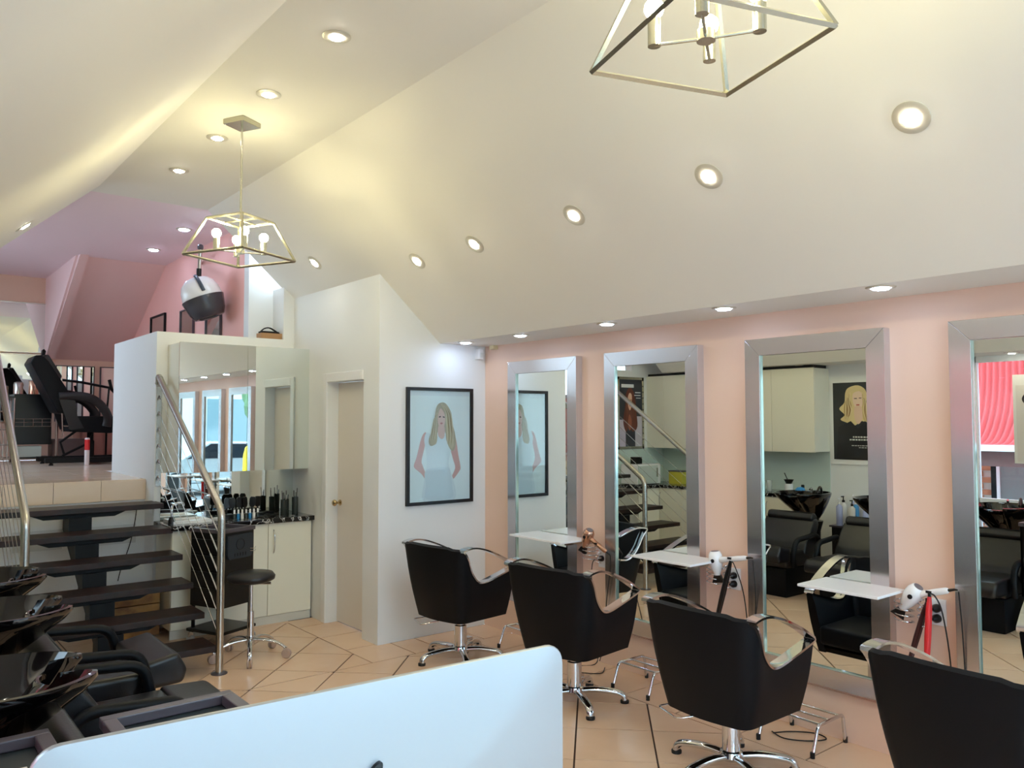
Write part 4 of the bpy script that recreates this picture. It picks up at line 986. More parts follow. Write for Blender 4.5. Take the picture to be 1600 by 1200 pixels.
def recliner(label, loc, seat_z=0.44, lift=0.0, rz=0):
    t = thing('wash_chair', label, 'recliner', loc, rz, 'black wash recliners')
    hw = 0.285
    # curved padded back and seat from a profile (x,z) with thickness
    obj('backrest', pr([(0.0, 0.36), (0.14, 0.32), (0.26, 0.40), (0.22, 0.50), (0.12, 0.64), (0.05, 0.72), (-0.01, 0.73), (-0.03, 0.67), (0.02, 0.56)], 'y', -hw, hw), M['vinyl2'], t, bevel=0.022, smooth=45)
    obj('neck_pad', pr([(-0.04, 0.69), (0.05, 0.69), (0.075, 0.735), (0.05, 0.785), (0.0, 0.79), (-0.04, 0.75)], 'y', -0.26, 0.26), M['vinyl2'], t, bevel=0.02, smooth=45)
    obj('seat', bx(0.10, 0.56, -hw+0.01, hw-0.01, seat_z-0.16, seat_z), M['vinyl2'], t, bevel=0.035, smooth=45)
    if lift:
        q = pr([(0.50, seat_z-0.10), (0.50, seat_z+0.04), (0.68, seat_z+0.075), (0.73, seat_z-0.02), (0.71, seat_z-0.09)], 'y', -hw+0.0, hw-0.0)
    else:
        q = pr([(0.54, seat_z-0.13), (0.54, seat_z+0.01), (0.76, seat_z-0.0), (0.80, seat_z-0.05), (0.80, seat_z-0.12)], 'y', -hw, hw)
    obj('leg_rest', q, M['vinyl2'], t, bevel=0.03, smooth=60)
    obj('base_box', bx(0.02, 0.56, -hw+0.02, hw-0.02, 0.0, seat_z-0.16), M['vinyl'], t, bevel=0.015, smooth=45)
    for s in (-1, 1):
        yy = s*(hw+0.035)
        obj('armrest', tb(roundpath([(0.02, yy, 0.50), (0.10, yy, 0.585), (0.48, yy, 0.555), (0.52, yy, 0.40), (0.50, yy, 0.30)], 0.08), 0.026, 12), M['vinyl'], t, smooth=60)
    return t
for (x, y_), l, sz, lf in (((0.14, 4.73), 'farthest from the camera, beside the stairs', 0.44, 0.5), ((0.10, 3.875), 'middle of the three', 0.44, 0.0), ((-0.02, 2.85), 'nearest the camera', 0.44, 0.0)):
    wash_basin('glossy black shampoo basin, '+l, (x, y_, 0))
    recliner('black padded wash chair, '+l, (x+0.52, y_, 0), sz, lf)
# bottle shelf between basins and its bottles
for i, yy in enumerate((4.52, 3.46)):  # between the basins
    l = ('far', 'near')[i]
    t = thing('bottle_stand', 'low black stand of shampoo bottles between basins, %s one' % l, 'stand', (-0.27, yy, 0))
    obj('top', bx(-0.145, 0.19, -0.22, 0.22, 0.56, 0.58), M['tray'], t, bevel=0.003); obj('cabinet_box', bx(-0.13, 0.17, -0.20, 0.20, 0.0, 0.56), M['black'], t, bevel=0.003)
    k = 0
    for (dx, dy, h, r, mm_) in ((0.13, 0.08, 0.20, 0.034, 'lav'), (0.12, -0.01, 0.19, 0.032, 'wbot'), (0.11, -0.10, 0.17, 0.03, 'lav'), (0.01, 0.09, 0.21, 0.035, 'wbot'), (0.01, 0.0, 0.20, 0.033, 'blue'), (0.01, -0.10, 0.20, 0.034, 'wbot'), (-0.10, 0.05, 0.22, 0.035, 'lav'), (-0.10, -0.05, 0.22, 0.035, 'lav')):
        k += 1; h *= 1.3
        nm = {'lav': 'lavender', 'wbot': 'white', 'blue': 'blue'}[mm_]
        b_ = thing('shampoo_bottle', '%s pump bottle on the %s black stand between basins, %s' % (nm, l, ('front row by the far basin', 'front row middle', 'front row by the near basin', 'middle row by the far basin', 'middle row centre', 'middle row by the near basin', 'back row by the far basin', 'back row by the near basin')[k-1]), 'bottle', (-0.27+dx, yy+dy*1.6, 0.58), 0, '%s bottles on the %s stand' % (nm, l))
        obj('bottle_body', lt([(r*0.96, 0), (r, 0.006), (r, h*0.8), (r*0.4, h*0.88), (r*0.35, h*0.92)], (0, 0, 0), 16), M[mm_], b_, smooth=50)
        bm = BM(); lathe(bm, [(r*0.45, h*0.90), (r*0.45, h*0.98), (0.006, h), (0.006, h+0.035)], (0, 0, 0), 12); box(bm, -0.006, 0.04, -0.007, 0.007, h+0.03, h+0.042)
        obj('pump', bm, M['gloss_white'] if mm_ != 'wbot' else M['black'], b_)
t = thing('tint_gloves', 'crumpled blue gloves on the rim of the far basin', 'gloves', (0.32, 4.84, 0.975))
bm = BM(); ret = bmesh.ops.create_icosphere(bm, subdivisions=3, radius=0.05)
for v in bm.verts: v.co = Vector((v.co.x*1.3, v.co.y*0.9, abs(v.co.z)*0.7))+Vector((random.uniform(-1, 1), random.uniform(-1, 1), random.uniform(0, 1)))*0.006
obj('glove_bundle', bm, M['blue'], t); obj('cuff', lt([(0.016, 0), (0.018, 0.05), (0.016, 0.06)], (-0.05, 0.0, 0.0), 12), M['blackfab'], t)
t = thing('red_tray', 'red plastic tray beside the nearest basin, seen in the rightmost mirror', 'tray', (-0.22, 2.68, 0.72))
obj('tray_top', pr([(-0.16, -0.12), (0.22, -0.10), (0.24, 0.16), (-0.16, 0.12)], 'z', 0.0, 0.02), M['redtray'], t, bevel=0.004); obj('tray_leg', tb([(0, 0, -0.72), (0, 0, 0)], 0.018, 10), M['steel_black'], t)
# glass shelf with bottles in the side window
sh = thing('window_shelf', 'glass shelf across the side window below its sill bar', 'shelf', (-0.26, 2.5, 0.62))
obj('glass_board', bx(-0.12, 0.10, -0.85, 0.85, 0, 0.008), M['mirror_edge'], sh); obj('bracket', bx(-0.12, 0.08, -0.80, -0.785, -0.03, 0), M['steel'], sh); obj('bracket', bx(-0.12, 0.08, 0.785, 0.80, -0.03, 0), M['steel'], sh)
for k in range(10):
    b_ = thing('shampoo_bottle', 'lavender pump bottle on side window glass shelf, %s from the street end' % ('first', 'second', 'third', 'fourth', 'fifth', 'sixth', 'seventh', 'eighth', 'ninth', 'tenth')[k], 'bottle', (-0.26, 1.80+0.15*k, 0.629), 0, 'lavender bottles in the side window')
    obj('bottle_body', lt([(0.033, 0), (0.035, 0.006), (0.035, 0.15), (0.014, 0.17), (0.012, 0.18)], (0, 0, 0), 16), M['lav'], b_, smooth=50)
    bm = BM(); lathe(bm, [(0.015, 0.178), (0.015, 0.195), (0.006, 0.2), (0.006, 0.23)], (0, 0, 0), 12); box(bm, -0.006, 0.04, -0.007, 0.007, 0.225, 0.236); obj('pump', bm, M['gloss_white'], b_)

# ================================================================ LEFT WALL CABINETS (seen in the mirrors)
t = thing('wall_cabinet', 'white handleless wall cabinets above the left counter, seen in mirrors', 'cabinet', (-0.26, 6.1, 1.38))
obj('carcass', bx(XL, -0.115, 4.90, 7.4, 1.38, 2.34), M['cream'], t, world=True)
obj('painted_gap_shade', bx(XL, -0.13, 4.93, 7.4, 2.34, 2.378), M['black'], t, world=True)  # black strip stands in for the shade above the cabinets
ys_ = [4.90, 5.45, 6.0, 6.55, 7.1]
for a, b in zip(ys_, ys_[1:]+[7.4]): obj('door', bx(-0.114, -0.096, a+0.0015, b-0.0015, 1.375, 2.345), M['cream'], t, world=True, bevel=0.001)
t = thing('left_base_cabinet', 'cream base cabinets under the left counter, seen in mirrors', 'cabinet', (-0.2, 6.1, 0))
obj('carcass', bx(XL+0.022, 0.07, 5.05, 7.378, 0.07, 0.86), M['cream'], t, world=True)
obj('kickboard', bx(XL+0.022, 0.05, 5.06, 7.378, 0.0, 0.07), flat('kick_grey', (206, 204, 194)), t, world=True)
ys_ = [5.05, 5.45, 5.85, 6.25, 6.65, 7.05]
for i, (a, b) in enumerate(zip(ys_, ys_[1:])):
    dd = obj('door', bx(0.07, 0.088, a+0.0015, b-0.0015, 0.075, 0.855), M['cream'], t, world=True, bevel=0.001)
    hy = b-0.04 if i % 2 == 0 else a+0.04
    hb = tb(smoothpath([(0.088, hy, 0.60), (0.11, hy, 0.63), (0.118, hy, 0.70), (0.11, hy, 0.77), (0.088, hy, 0.80)], 4), 0.005, 8)
    bmesh.ops.translate(hb, vec=-t.location, verts=hb.verts); obj('handle', hb, M['chrome'], dd, smooth=60)
t = thing('corner_cabinet', 'cream corner cabinet beside the stairs, seen in the stair-rail mirror', 'cabinet', (0.3, 7.2, 0))
obj('carcass', bx(0.09, 0.50, 7.05, 7.4, 0.07, 0.86), M['cream'], t, world=True)
obj('door', bx(0.095, 0.495, 7.03, 7.048, 0.075, 0.855), M['cream'], t, world=True, bevel=0.001)
ct = obj('left_countertop', pr([(XL, 5.03), (0.10, 5.03), (0.10, 7.0), (0.52, 7.0), (0.52, 7.4), (XL, 7.4)], 'z', 0.86, 0.90), M['marble']); tag(ct, 'black marbled L-shaped counter by the stairs, seen in mirrors', 'countertop')
sp_ = obj('splashback', pr([(XL+0.001, 4.90), (XL+0.008, 4.90), (XL+0.008, 7.392), (0.48, 7.392), (0.48, 7.399), (XL+0.001, 7.399)], 'z', 0.90, 1.372), M['splash']); tag(sp_, 'pale green glass splashback behind the left counter, seen in mirrors', 'splashback')
t = thing('towel_warmer', 'white towel warmer cabinet on the counter, seen in the stair-rail mirror', 'appliance', (0.22, 7.22, 0.90))
obj('body', bx(-0.22, 0.24, -0.14, 0.15, 0.01, 0.27), M['gloss_white'], t, bevel=0.01)
obj('door', bx(-0.15, 0.23, -0.155, -0.141, 0.02, 0.25), M['bin'], t, bevel=0.004); obj('handle', bx(-0.13, -0.115, -0.175, -0.155, 0.10, 0.22), M['steel'], t, bevel=0.002)
obj('foot', bx(-0.2, 0.2, -0.12, 0.12, 0, 0.01), M['black'], t)
t = thing('coffee_tin', 'small black box on top of the towel warmer', 'box', (0.30, 7.24, 1.17)); obj('tin', bx(-0.06, 0.06, -0.05, 0.05, 0, 0.09), M['black'], t, bevel=0.004)
t = thing('yellow_box', 'yellow patterned carton on the left counter, seen in the stair-rail mirror', 'box', (-0.22, 6.95, 0.90)); obj('carton', bx(-0.08, 0.08, -0.11, 0.11, 0, 0.16), flat('muted_yellow', (206, 196, 70)), t, bevel=0.003); obj('lid', bx(-0.085, 0.085, -0.115, 0.115, 0.16, 0.175), M['tray'], t, bevel=0.002)
for k in range(5):
    b_ = thing('drinking_glass', 'clear drinking glass on the left counter, %s from the tint jar' % ('first', 'second', 'third', 'fourth', 'fifth')[k], 'glass', (-0.10, 5.50+0.085*k, 0.90), 0, 'glasses on the left counter')
    obj('tumbler', lt([(0.025, 0), (0.028, 0.003), (0.034, 0.13), (0.031, 0.13), (0.025, 0.01), (0.002, 0.009)], (0, 0, 0), 18), M['clear'], b_, smooth=50)
t = thing('tint_jar', 'white jar holding a black tint bowl and brush, seen in a mirror', 'jar', (-0.10, 5.24, 0.90))
obj('jar', lt([(0.045, 0), (0.048, 0.004), (0.048, 0.10), (0.04, 0.105)], (0, 0, 0), 20), M['gloss_white'], t, smooth=50)
obj('tint_bowl', lt([(0.03, 0.105), (0.055, 0.15), (0.058, 0.155), (0.05, 0.155), (0.03, 0.115)], (0, 0, 0), 20), M['black'], t, smooth=50)
obj('tint_brush', tb([(0, 0, 0.12), (0.01, 0.05, 0.23)], 0.005, 8), M['black'], t)
# posters
blonde = [((40, 42, 46), R_(0, 0, 1, 1), False),
    ((226, 204, 150), [(.30, .93), (.48, .96), (.62, .90), (.66, .78), (.74, .62), (.80, .52), (.66, .46), (.55, .50), (.40, .44), (.26, .48), (.14, .52), (.22, .58), (.12, .66), (.22, .74), (.24, .86)], True),
    ((186, 154, 104), [(.30, .80), (.36, .70), (.34, .58), (.26, .56), (.24, .66), (.26, .76)], True),
    ((236, 206, 182), [(.40, .86), (.52, .88), (.58, .80), (.56, .70), (.48, .64), (.41, .70), (.38, .78)], True),
    ((226, 192, 168), [(.42, .68), (.54, .68), (.56, .54), (.48, .46), (.41, .54)], True),
    ((206, 180, 126), [(.56, .84), (.62, .74), (.70, .60), (.66, .50), (.58, .52), (.56, .62), (.57, .74)], True),
    ((60, 44, 40), R_(.41, .785, .465, .795), False), ((60, 44, 40), R_(.50, .79, .55, .80), False), ((176, 80, 76), R_(.45, .70, .51, .715), False),
    ((30, 30, 34), [(.10, .42), (.34, .50), (.48, .40), (.60, .50), (.90, .40), (.95, 0), (.05, 0)], False)]
for k in range(6):
    o1 = 0.03*k
    blonde.append(strand([(.34-o1*.6, .86-.02*k), (.32-o1*.5, .74), (.36-o1*.9, .64), (.30-o1*.4, .53)], .008, ((246, 230, 184), (158, 126, 80))[k % 2]))
    blonde.append(strand([(.56+o1*.3, .86-.02*k), (.60+o1*.5, .74), (.58+o1, .63), (.62+o1*.6, .52)], .008, ((240, 222, 172), (150, 118, 74))[k % 2]))
random.seed(3)
for r_, (zz, x0, x1, h) in enumerate(((.285, .38, .86, .018), (.25, .32, .90, .018), (.18, .36, .86, .008), (.155, .50, .74, .008))):
    x = x0
    while x < x1:
        w_ = random.uniform(.02, .055); blonde.append(((224, 224, 220), R_(x, zz, min(x+w_, x1), zz+h), False)); x += w_+0.014
t = thing('poster', 'dark poster of a wavy blonde woman by the wall cabinets, seen in a mirror', 'poster', (XL, 4.58, 1.25))
obj('frame', bx(XL, XL+0.012, 4.20, 4.87, 1.24, 2.20), M['gloss_white'], t, world=True); poster(t, 'x', XL+0.0125, 1, 4.845, 4.225, 1.295, 2.17, blonde)
redhair = [((46, 52, 66), R_(0, 0, 1, 1), False), ((196, 190, 206), R_(0, 0, .30, .45), False), ((190, 180, 200), R_(.72, 0, 1, .40), False),
    ((104, 52, 44), [(.34, .80), (.52, .88), (.68, .80), (.74, .60), (.82, .36), (.70, .22), (.56, .30), (.40, .22), (.20, .30), (.26, .56)], True),
    ((226, 180, 158), [(.44, .76), (.54, .80), (.62, .72), (.60, .60), (.53, .54), (.46, .60)], True), ((150, 86, 66), [(.46, .40), (.56, .48), (.62, .34), (.56, .24), (.48, .28)], True),
    ((60, 40, 40), R_(.46, .69, .51, .70), False), ((60, 40, 40), R_(.55, .69, .60, .70), False), ((180, 84, 80), R_(.50, .60, .56, .612), False),
    ((232, 232, 236), R_(.06, .80, .30, .815), False), ((232, 232, 236), R_(.06, .76, .34, .772), False), ((232, 232, 236), R_(.06, .72, .26, .73), False), ((226, 226, 230), R_(.36, .88, .9, .93), False)]
for k in range(6):
    o1 = 0.035*k
    redhair.append(strand([(.46-o1*.3, .84-.02*k), (.40-o1*.5, .70), (.36-o1*.6, .52), (.34-o1*.4, .32)], .009, ((140, 74, 56), (66, 32, 32))[k % 2]))
    redhair.append(strand([(.60+o1*.2, .84-.02*k), (.65+o1*.3, .70), (.64+o1*.6, .50), (.62+o1*.6, .32)], .009, ((146, 80, 60), (66, 32, 32))[k % 2]))
t = thing('poster', 'poster of a long red-haired woman with studded silver frame, seen in a mirror', 'poster', (0.24, 7.4, 1.27))
bm = BM(); u0_, u1_, z0_, z1_ = -0.02, 0.50, 1.36, 2.33
for a in ((u0_, u1_, z0_, z0_+.035), (u0_, u1_, z1_-.035, z1_), (u0_, u0_+.035, z0_, z1_), (u1_-.035, u1_, z0_, z1_)): box(bm, a[0], a[1], 7.382, 7.4, a[2], a[3])
obj('frame', bm, M['nickel'], t, world=True); obj('backing', bx(u0_+.035, u1_-.035, 7.392, 7.3995, z0_+.035, z1_-.035), flat('cool_mount', (222, 232, 240)), t, world=True)
poster(t, 'y', 7.3915, -1, u0_+.035, u1_-.035, z0_+.035, z1_-.035, redhair)
bm = BM()
for k in range(12): lathe(bm, [(0.009, 0), (0.007, 0.005), (0.002, 0.007)], (u0_+.0175, 7.382, z0_+0.05+0.08*k), 10, (0, -1, 0))
obj('studs', bm, M['steel_black'], t, world=True)
curly = [((226, 222, 214), R_(0, 0, 1, 1), False), ((170, 178, 190), R_(.2, .93, .8, .965), False), ((214, 206, 196), R_(0.04, .02, .96, .88), False),
    ((34, 26, 34), [(.18, .80), (.30, .88), (.55, .90), (.75, .84), (.82, .74), (.74, .62), (.60, .58), (.36, .58), (.20, .64), (.12, .72)], True),
    ((150, 100, 78), [(.42, .74), (.56, .76), (.62, .66), (.56, .56), (.46, .56), (.40, .64)], True), ((150, 100, 78), [(.46, .58), (.56, .58), (.60, .46), (.42, .46)], False),
    ((206, 92, 70), [(.22, .44), (.42, .50), (.62, .50), (.80, .42), (.84, .14), (.20, .14)], True), ((222, 196, 176), [(.26, .12), (.78, .12), (.80, .02), (.24, .02)], False)]
t = thing('poster', 'pale hanging poster of a curly-haired person in the side window', 'poster', (XL+0.03, 2.5, 1.3))
obj('sheet', bx(XL+0.012, XL+0.02, 2.34, 2.98, 1.32, 2.18), M['gloss_white'], t, world=True); poster(t, 'x', XL+0.0205, 1, 2.98, 2.34, 1.32, 2.18, curly)
obj('hanging_wire', tb([(XL+0.016, 2.66, 2.18), (XL+0.016, 2.66, 2.32)], 0.002, 5), M['steel'], t, world=True)

# ================================================================ UPPER LEVEL
def plain_mirror(name, label, b, fr=0.012, m_=None, axis='x'):
    """b = x0,x1,y0,y1,z0,z1 of the glass; thin frame around"""
    t = thing(name, label, 'mirror', (b[0], b[2], b[4]))
    x0, x1, y0, y1, z0, z1 = b
    obj('glass', bx(*b), M['mirror'], t, world=True)
    bm = BM()
    if axis == 'x':
        for a in ((y0-fr, y1+fr, z0-fr, z0), (y0-fr, y1+fr, z1, z1+fr), (y0-fr, y0, z0, z1), (y1, y1+fr, z0, z1)): box(bm, x0-0.012, x1, *a)
    else:
        for a in ((x0-fr, x1+fr, z0-fr, z0), (x0-fr, x1+fr, z1, z1+fr), (x0-fr, x0, z0, z1), (x1, x1+fr, z0, z1)): box(bm, a[0], a[1], y0-0.012, y1, a[2], a[3])
    obj('frame', bm, m_ or M['steel'], t, world=True)
plain_mirror('tall_mirror', 'grey framed tall mirror, leftmost on the pink upper wall', (2.795, 2.809, 10.05, 10.62, 1.5, 3.02), 0.02, M['steel_black'])
plain_mirror('tall_mirror', 'tall mirror on the pink upper wall left of the hood dryer', (2.795, 2.809, 8.98, 9.42, 1.5, 2.98), 0.012, M['tray'])
plain_mirror('tall_mirror', 'tall mirror on the pink upper wall partly behind the hood dryer', (2.795, 2.809, 8.12, 8.55, 1.5, 2.96), 0.012, M['tray'])
plain_mirror('dormer_mirror', 'wide mirror on the far dormer wall at the left edge', (0.7, 1.90, 11.985, 11.999, 2.64, 3.27), 0.012, M['steel'], 'y')
plain_mirror('long_mirror', 'long low mirror behind the treatment chair', (0.7, 1.86, 11.985, 11.999, 1.75, 2.60), 0.012, M['steel'], 'y')
plain_mirror('station_mirror', 'small mirror under the pink slope right of the treatment chair back', (1.99, 2.43, 11.985, 11.999, 1.75, 2.47), 0.012, M['tray'], 'y')
plain_mirror('station_mirror', 'small mirror under the pink slope beside the half wall', (2.52, 2.78, 11.985, 11.999, 1.75, 2.47), 0.012, M['tray'], 'y')
# hood dryer
hd = thing('hood_dryer', 'white and black hood hair dryer on an arm above the half wall', 'hair dryer', (2.52, 7.95, 2.9))
K = Vector((2.535, 7.96, 3.44))
obj('arm', tb([K-hd.location, Vector((2.53, 7.98, 3.10))-hd.location], 0.018, 12), M['steel'], hd, smooth=60)
obj('arm_sleeve', tb([Vector((2.53, 7.975, 3.23))-hd.location, Vector((2.53, 7.98, 3.06))-hd.location], 0.024, 12), M['black'], hd, smooth=60)
obj('arm_knob', lt([(0.01, -0.03), (0.026, -0.02), (0.03, 0), (0.026, 0.02), (0.01, 0.03)], K-hd.location, 16), M['tray'], hd, smooth=60)
obj('wall_arm', tb([K-hd.location, Vector((2.805, 8.80, 3.44))-hd.location], 0.014, 10), M['steel'], hd, smooth=60)
tilt = Vector((-0.12, 0.05, 1)).normalized(); cH = Vector((2.545, 7.97, 3.00))-hd.location
def hoodrot(bm): 
    q = Vector((0, 0, 1)).rotation_difference(Vector((-0.34, 0.16, 1)).normalized()); bmesh.ops.rotate(bm, cent=cH, matrix=q.to_matrix(), verts=bm.verts); return bm
obj('upper_shell', hoodrot(lt([(0.185, -0.075), (0.192, -0.05), (0.182, 0.02), (0.158, 0.08), (0.11, 0.125), (0.05, 0.145), (0.01, 0.15)], cH, 32)), M['gloss_white'], hd, smooth=60)
obj('visor', hoodrot(lt([(0.10, -0.265), (0.145, -0.255), (0.172, -0.20), (0.198, -0.09), (0.202, -0.07), (0.186, -0.072)], cH, 32)), flat('smoke_visor', (66, 66, 72), 0.12), hd, smooth=60)
obj('bracket', hoodrot(tb(smoothpath([cH+Vector((0.0, -0.02, 0.165)), cH+Vector((-0.03, -0.11, 0.135)), cH+Vector((-0.04, -0.17, 0.06)), cH+Vector((-0.04, -0.195, -0.03))], 4), 0.018, 10, flatten=(1.0, 0.6))), flat('bracket_grey', (72, 82, 92), 0.35), hd, smooth=60)
# treatment chair on the platform
tc_ = thing('treatment_chair', 'black reclining treatment chair on the upper level', 'recliner', (2.0, 10.6, PZ))
def w(x, z): return (x, z)
obj('backrest', pr([(1.46, 2.40), (1.50, 2.48), (1.57, 2.49), (1.64, 2.42), (1.93, 1.95), (1.86, 1.82), (1.74, 1.84)], 'y', 10.35, 10.85), M['vinyl'], tc_, world=True, bevel=0.02, smooth=45)
obj('head_cushion', pr([(1.60, 2.50), (1.65, 2.50), (1.79, 2.26), (1.76, 2.18), (1.71, 2.19), (1.59, 2.38)], 'y', 10.42, 10.78), M['vinyl2'], tc_, world=True, bevel=0.018, smooth=45)
obj('head_ear', pr([(1.60, 2.50), (1.605, 2.56), (1.62, 2.575), (1.64, 2.55), (1.63, 2.49)], 'y', 10.56, 10.64), M['vinyl'], tc_, world=True)
obj('seat', pr([(1.86, 1.62), (1.92, 1.80), (2.30, 1.80), (2.75, 1.78), (2.76, 1.68), (2.3, 1.60)], 'y', 10.33, 10.87), M['vinyl'], tc_, world=True, bevel=0.02, smooth=45)
for yy in (10.30, 10.90):
    bm = BM(); P_ = smoothpath([(1.74, yy, 2.02), (1.95, yy, 2.03), (2.08, yy, 2.0), (2.18, yy, 1.92), (2.25, yy, 1.80), (2.24, yy, 1.68)], 4); tube(bm, P_, 0.035, 8, flatten=(0.8, 1.4))
    obj('armrest', bm, M['vinyl2'], tc_, smooth=60, world=True)
    obj('arm_panel', pr([(1.74, 1.99), (1.90, 1.98), (1.93, 1.80), (2.0, 1.66), (1.86, 1.64)], 'y', yy-0.015, yy+0.015), M['vinyl2'], tc_, world=True)
obj('link_rod', tb([(1.79, 10.40, 1.90), (1.81, 10.40, 1.55)], 0.010, 8), M['steel'], tc_, world=True); obj('link_rod', tb([(1.87, 10.42, 1.84), (1.88, 10.42, 1.62)], 0.010, 8), M['steel'], tc_, world=True)
obj('link_rod', tb([(1.80, 10.40, 1.69), (1.95, 10.40, 1.68)], 0.008, 8), M['steel'], tc_, world=True)
obj('scissor_arm', tb([(2.00, 10.5, 1.66), (1.80, 10.5, 1.50), (1.84, 10.5, 1.36)], 0.014, 8), M['steel_black'], tc_, world=True); obj('scissor_arm', tb([(2.12, 10.5, 1.60), (2.05, 10.5, 1.46), (1.82, 10.5, 1.34)], 0.014, 8), M['steel_black'], tc_, world=True)
obj('column', lt([(0.045, PZ+0.06), (0.045, 1.50), (0.035, 1.52), (0.035, 1.64)], (2.13, 10.6, 0), 20), M['steel_black'], tc_, smooth=40, world=True)
bm = BM(); box(bm, 1.62, 2.70, 10.27, 10.37, PZ+0.03, PZ+0.085); box(bm, 1.62, 2.70, 10.83, 10.93, PZ+0.03, PZ+0.085); box(bm, 2.08, 2.20, 10.37, 10.83, PZ+0.03, PZ+0.07)
obj('base_frame', bm, M['steel_black'], tc_, world=True, bevel=0.004)
for x in (1.68, 2.64):
    for yy in (10.32, 10.88): obj('foot', lt([(0.025, 0), (0.022, 0.012), (0.010, 0.03)], (x, yy, PZ), 12), M['rubber'], tc_, world=True)
t = thing('drink_can', 'tall red and white can standing beside the chair column', 'can', (2.03, 10.25, PZ+0.0)); obj('can_body', lt([(0.024, 0), (0.027, 0.01), (0.027, 0.30), (0.02, 0.31)], (0, 0, 0), 16), flat('pale_can', (226, 214, 214)), t, smooth=50); obj('can_label', lt([(0.0275, 0.17), (0.0275, 0.29)], (0, 0, 0), 16), M['red'], t)
# upstairs trolleys, lamp, boxes
t = thing('tool_trolley', 'black wheeled tool trolley with wire basket on the upper level', 'trolley', (1.62, 11.4, PZ))
obj('cabinet_body', bx(-0.20, 0.20, -0.20, 0.20, 0.22, 0.83), M['black'], t, bevel=0.006)
for k, z in enumerate((0.44, 0.49, 0.53)): obj('basket_wire', tb([(-0.19, -0.225, z), (0.19, -0.225, z)], 0.004, 6), M['steel'], t)
for k in range(5): obj('basket_rod', tb([(-0.19+0.095*k, -0.225, 0.44), (-0.19+0.095*k, -0.225, 0.53)], 0.003, 6), M['steel'], t)
obj('white_bin', bx(-0.17, 0.10, -0.19, 0.1, 0.07, 0.2), M['bin'], t, bevel=0.005); obj('base', bx(-0.2, 0.2, -0.2, 0.2, 0.05, 0.07), M['black'], t)
for sx in (-1, 1):
    for sy in (-1, 1): obj('caster', lt([(0.01, -0.01), (0.026, -0.01), (0.026, 0.01), (0.01, 0.01)], (sx*0.18, sy*0.18, 0.026), 14, (1, 0, 0)), M['rubber'], t)
t = thing('canister', 'copper coloured canister on the tool trolley', 'canister', (1.64, 11.35, PZ+0.83)); obj('canister_body', lt([(0.055, 0), (0.055, 0.17), (0.05, 0.175)], (0, 0, 0), 20), M['amber'], t, smooth=50); obj('rim', lt([(0.0555, 0.165), (0.0575, 0.17), (0.0555, 0.175)], (0, 0, 0), 20), M['steel'], t)
t = thing('canister', 'dark chrome canister left of the copper canister', 'canister', (1.48, 11.35, PZ+0.83)); obj('canister_body', lt([(0.05, 0), (0.05, 0.14), (0.045, 0.145)], (0, 0, 0), 20), M['steel'], t, smooth=50); obj('lid', lt([(0.051, 0.14), (0.02, 0.155)], (0, 0, 0), 20), M['black'], t)
t = thing('floor_stand', 'grey upright post between the tool trolley and treatment chair', 'stand', (1.86, 11.1, PZ)); obj('post', tb([(0, 0, 0), (0, 0, 0.62)], 0.018, 10), M['steel'], t); obj('base_disc', lt([(0.10, 0), (0.10, 0.012), (0.03, 0.02)], (0, 0, 0), 20), M['steel'], t)
t = thing('wire_basket_rack', 'grey wire basket rack at the left edge of the upper level', 'rack', (1.27, 11.3, PZ))
for z in (0.06, 0.22, 0.40, 0.62): 
    obj('ring', tb([(-0.15, -0.15, z), (0.15, -0.15, z), (0.15, 0.15, z), (-0.15, 0.15, z)], 0.006, 6, closed=True), M['steel'], t)
for k in range(4): obj('upright', tb([((-1, 1, 1, -1)[k]*0.15, (-1, -1, 1, 1)[k]*0.15, 0), ((-1, 1, 1, -1)[k]*0.15, (-1, -1, 1, 1)[k]*0.15, 0.78)], 0.008, 6), M['steel'], t)
for k in range(7): obj('basket_rod', tb([(-0.13+0.043*k, -0.15, 0.06), (-0.13+0.043*k, -0.15, 0.40)], 0.003, 5), M['steel'], t)
obj('top_tray', bx(-0.16, 0.16, -0.16, 0.16, 0.78, 0.80), M['black'], t)
t = thing('magnifier_lamp', 'black swing-arm magnifier lamp above the treatment chair', 'lamp', (2.38, 10.95, PZ))
obj('pole', tb([(0, 0, 0), (0.0, 0, 0.60), (0.02, 0, 0.92)], 0.012, 8), M['black'], t)
obj('arm', tb([(0.02, 0, 0.92), (-0.30, 0, 0.98), (-0.50, 0, 1.0)], 0.016, 8), M['black'], t)
obj('lamp_head', tb([(0.02, 0, 0.92+0.1), (0.05, 0, 0.90), (0.14, 0, 0.80), (0.24, 0, 0.78), (0.30, 0, 0.80)], 0.02, 8), M['black'], t)
obj('lamp_base', lt([(0.16, 0), (0.16, 0.02), (0.02, 0.03)], (0, 0, 0), 20), M['black'], t)
t = thing('drawer_unit', 'brown drawer unit behind the treatment chair column', 'cabinet', (2.45, 11.75, PZ)); obj('carcass', bx(-0.25, 0.3, -0.2, 0.22, 0, 0.42), flat('brown_pink_wood', (190, 140, 128)), t, bevel=0.004)
for k in range(2): obj('drawer_front', bx(-0.23+0.27*k, 0.02+0.26*k, -0.215, -0.201, 0.02, 0.40), flat('brown_pink_wood', (190, 140, 128)), t, bevel=0.003)
t = thing('storage_box', 'grey-brown storage box under the treatment chair', 'box', (2.05, 11.45, PZ)); obj('box_body', bx(-0.20, 0.20, -0.15, 0.15, 0, 0.26), flat('taupe', (118, 100, 98)), t, bevel=0.006); obj('lid', bx(-0.205, 0.205, -0.155, 0.155, 0.26, 0.28), flat('taupe', (118, 100, 98)), t, bevel=0.003)

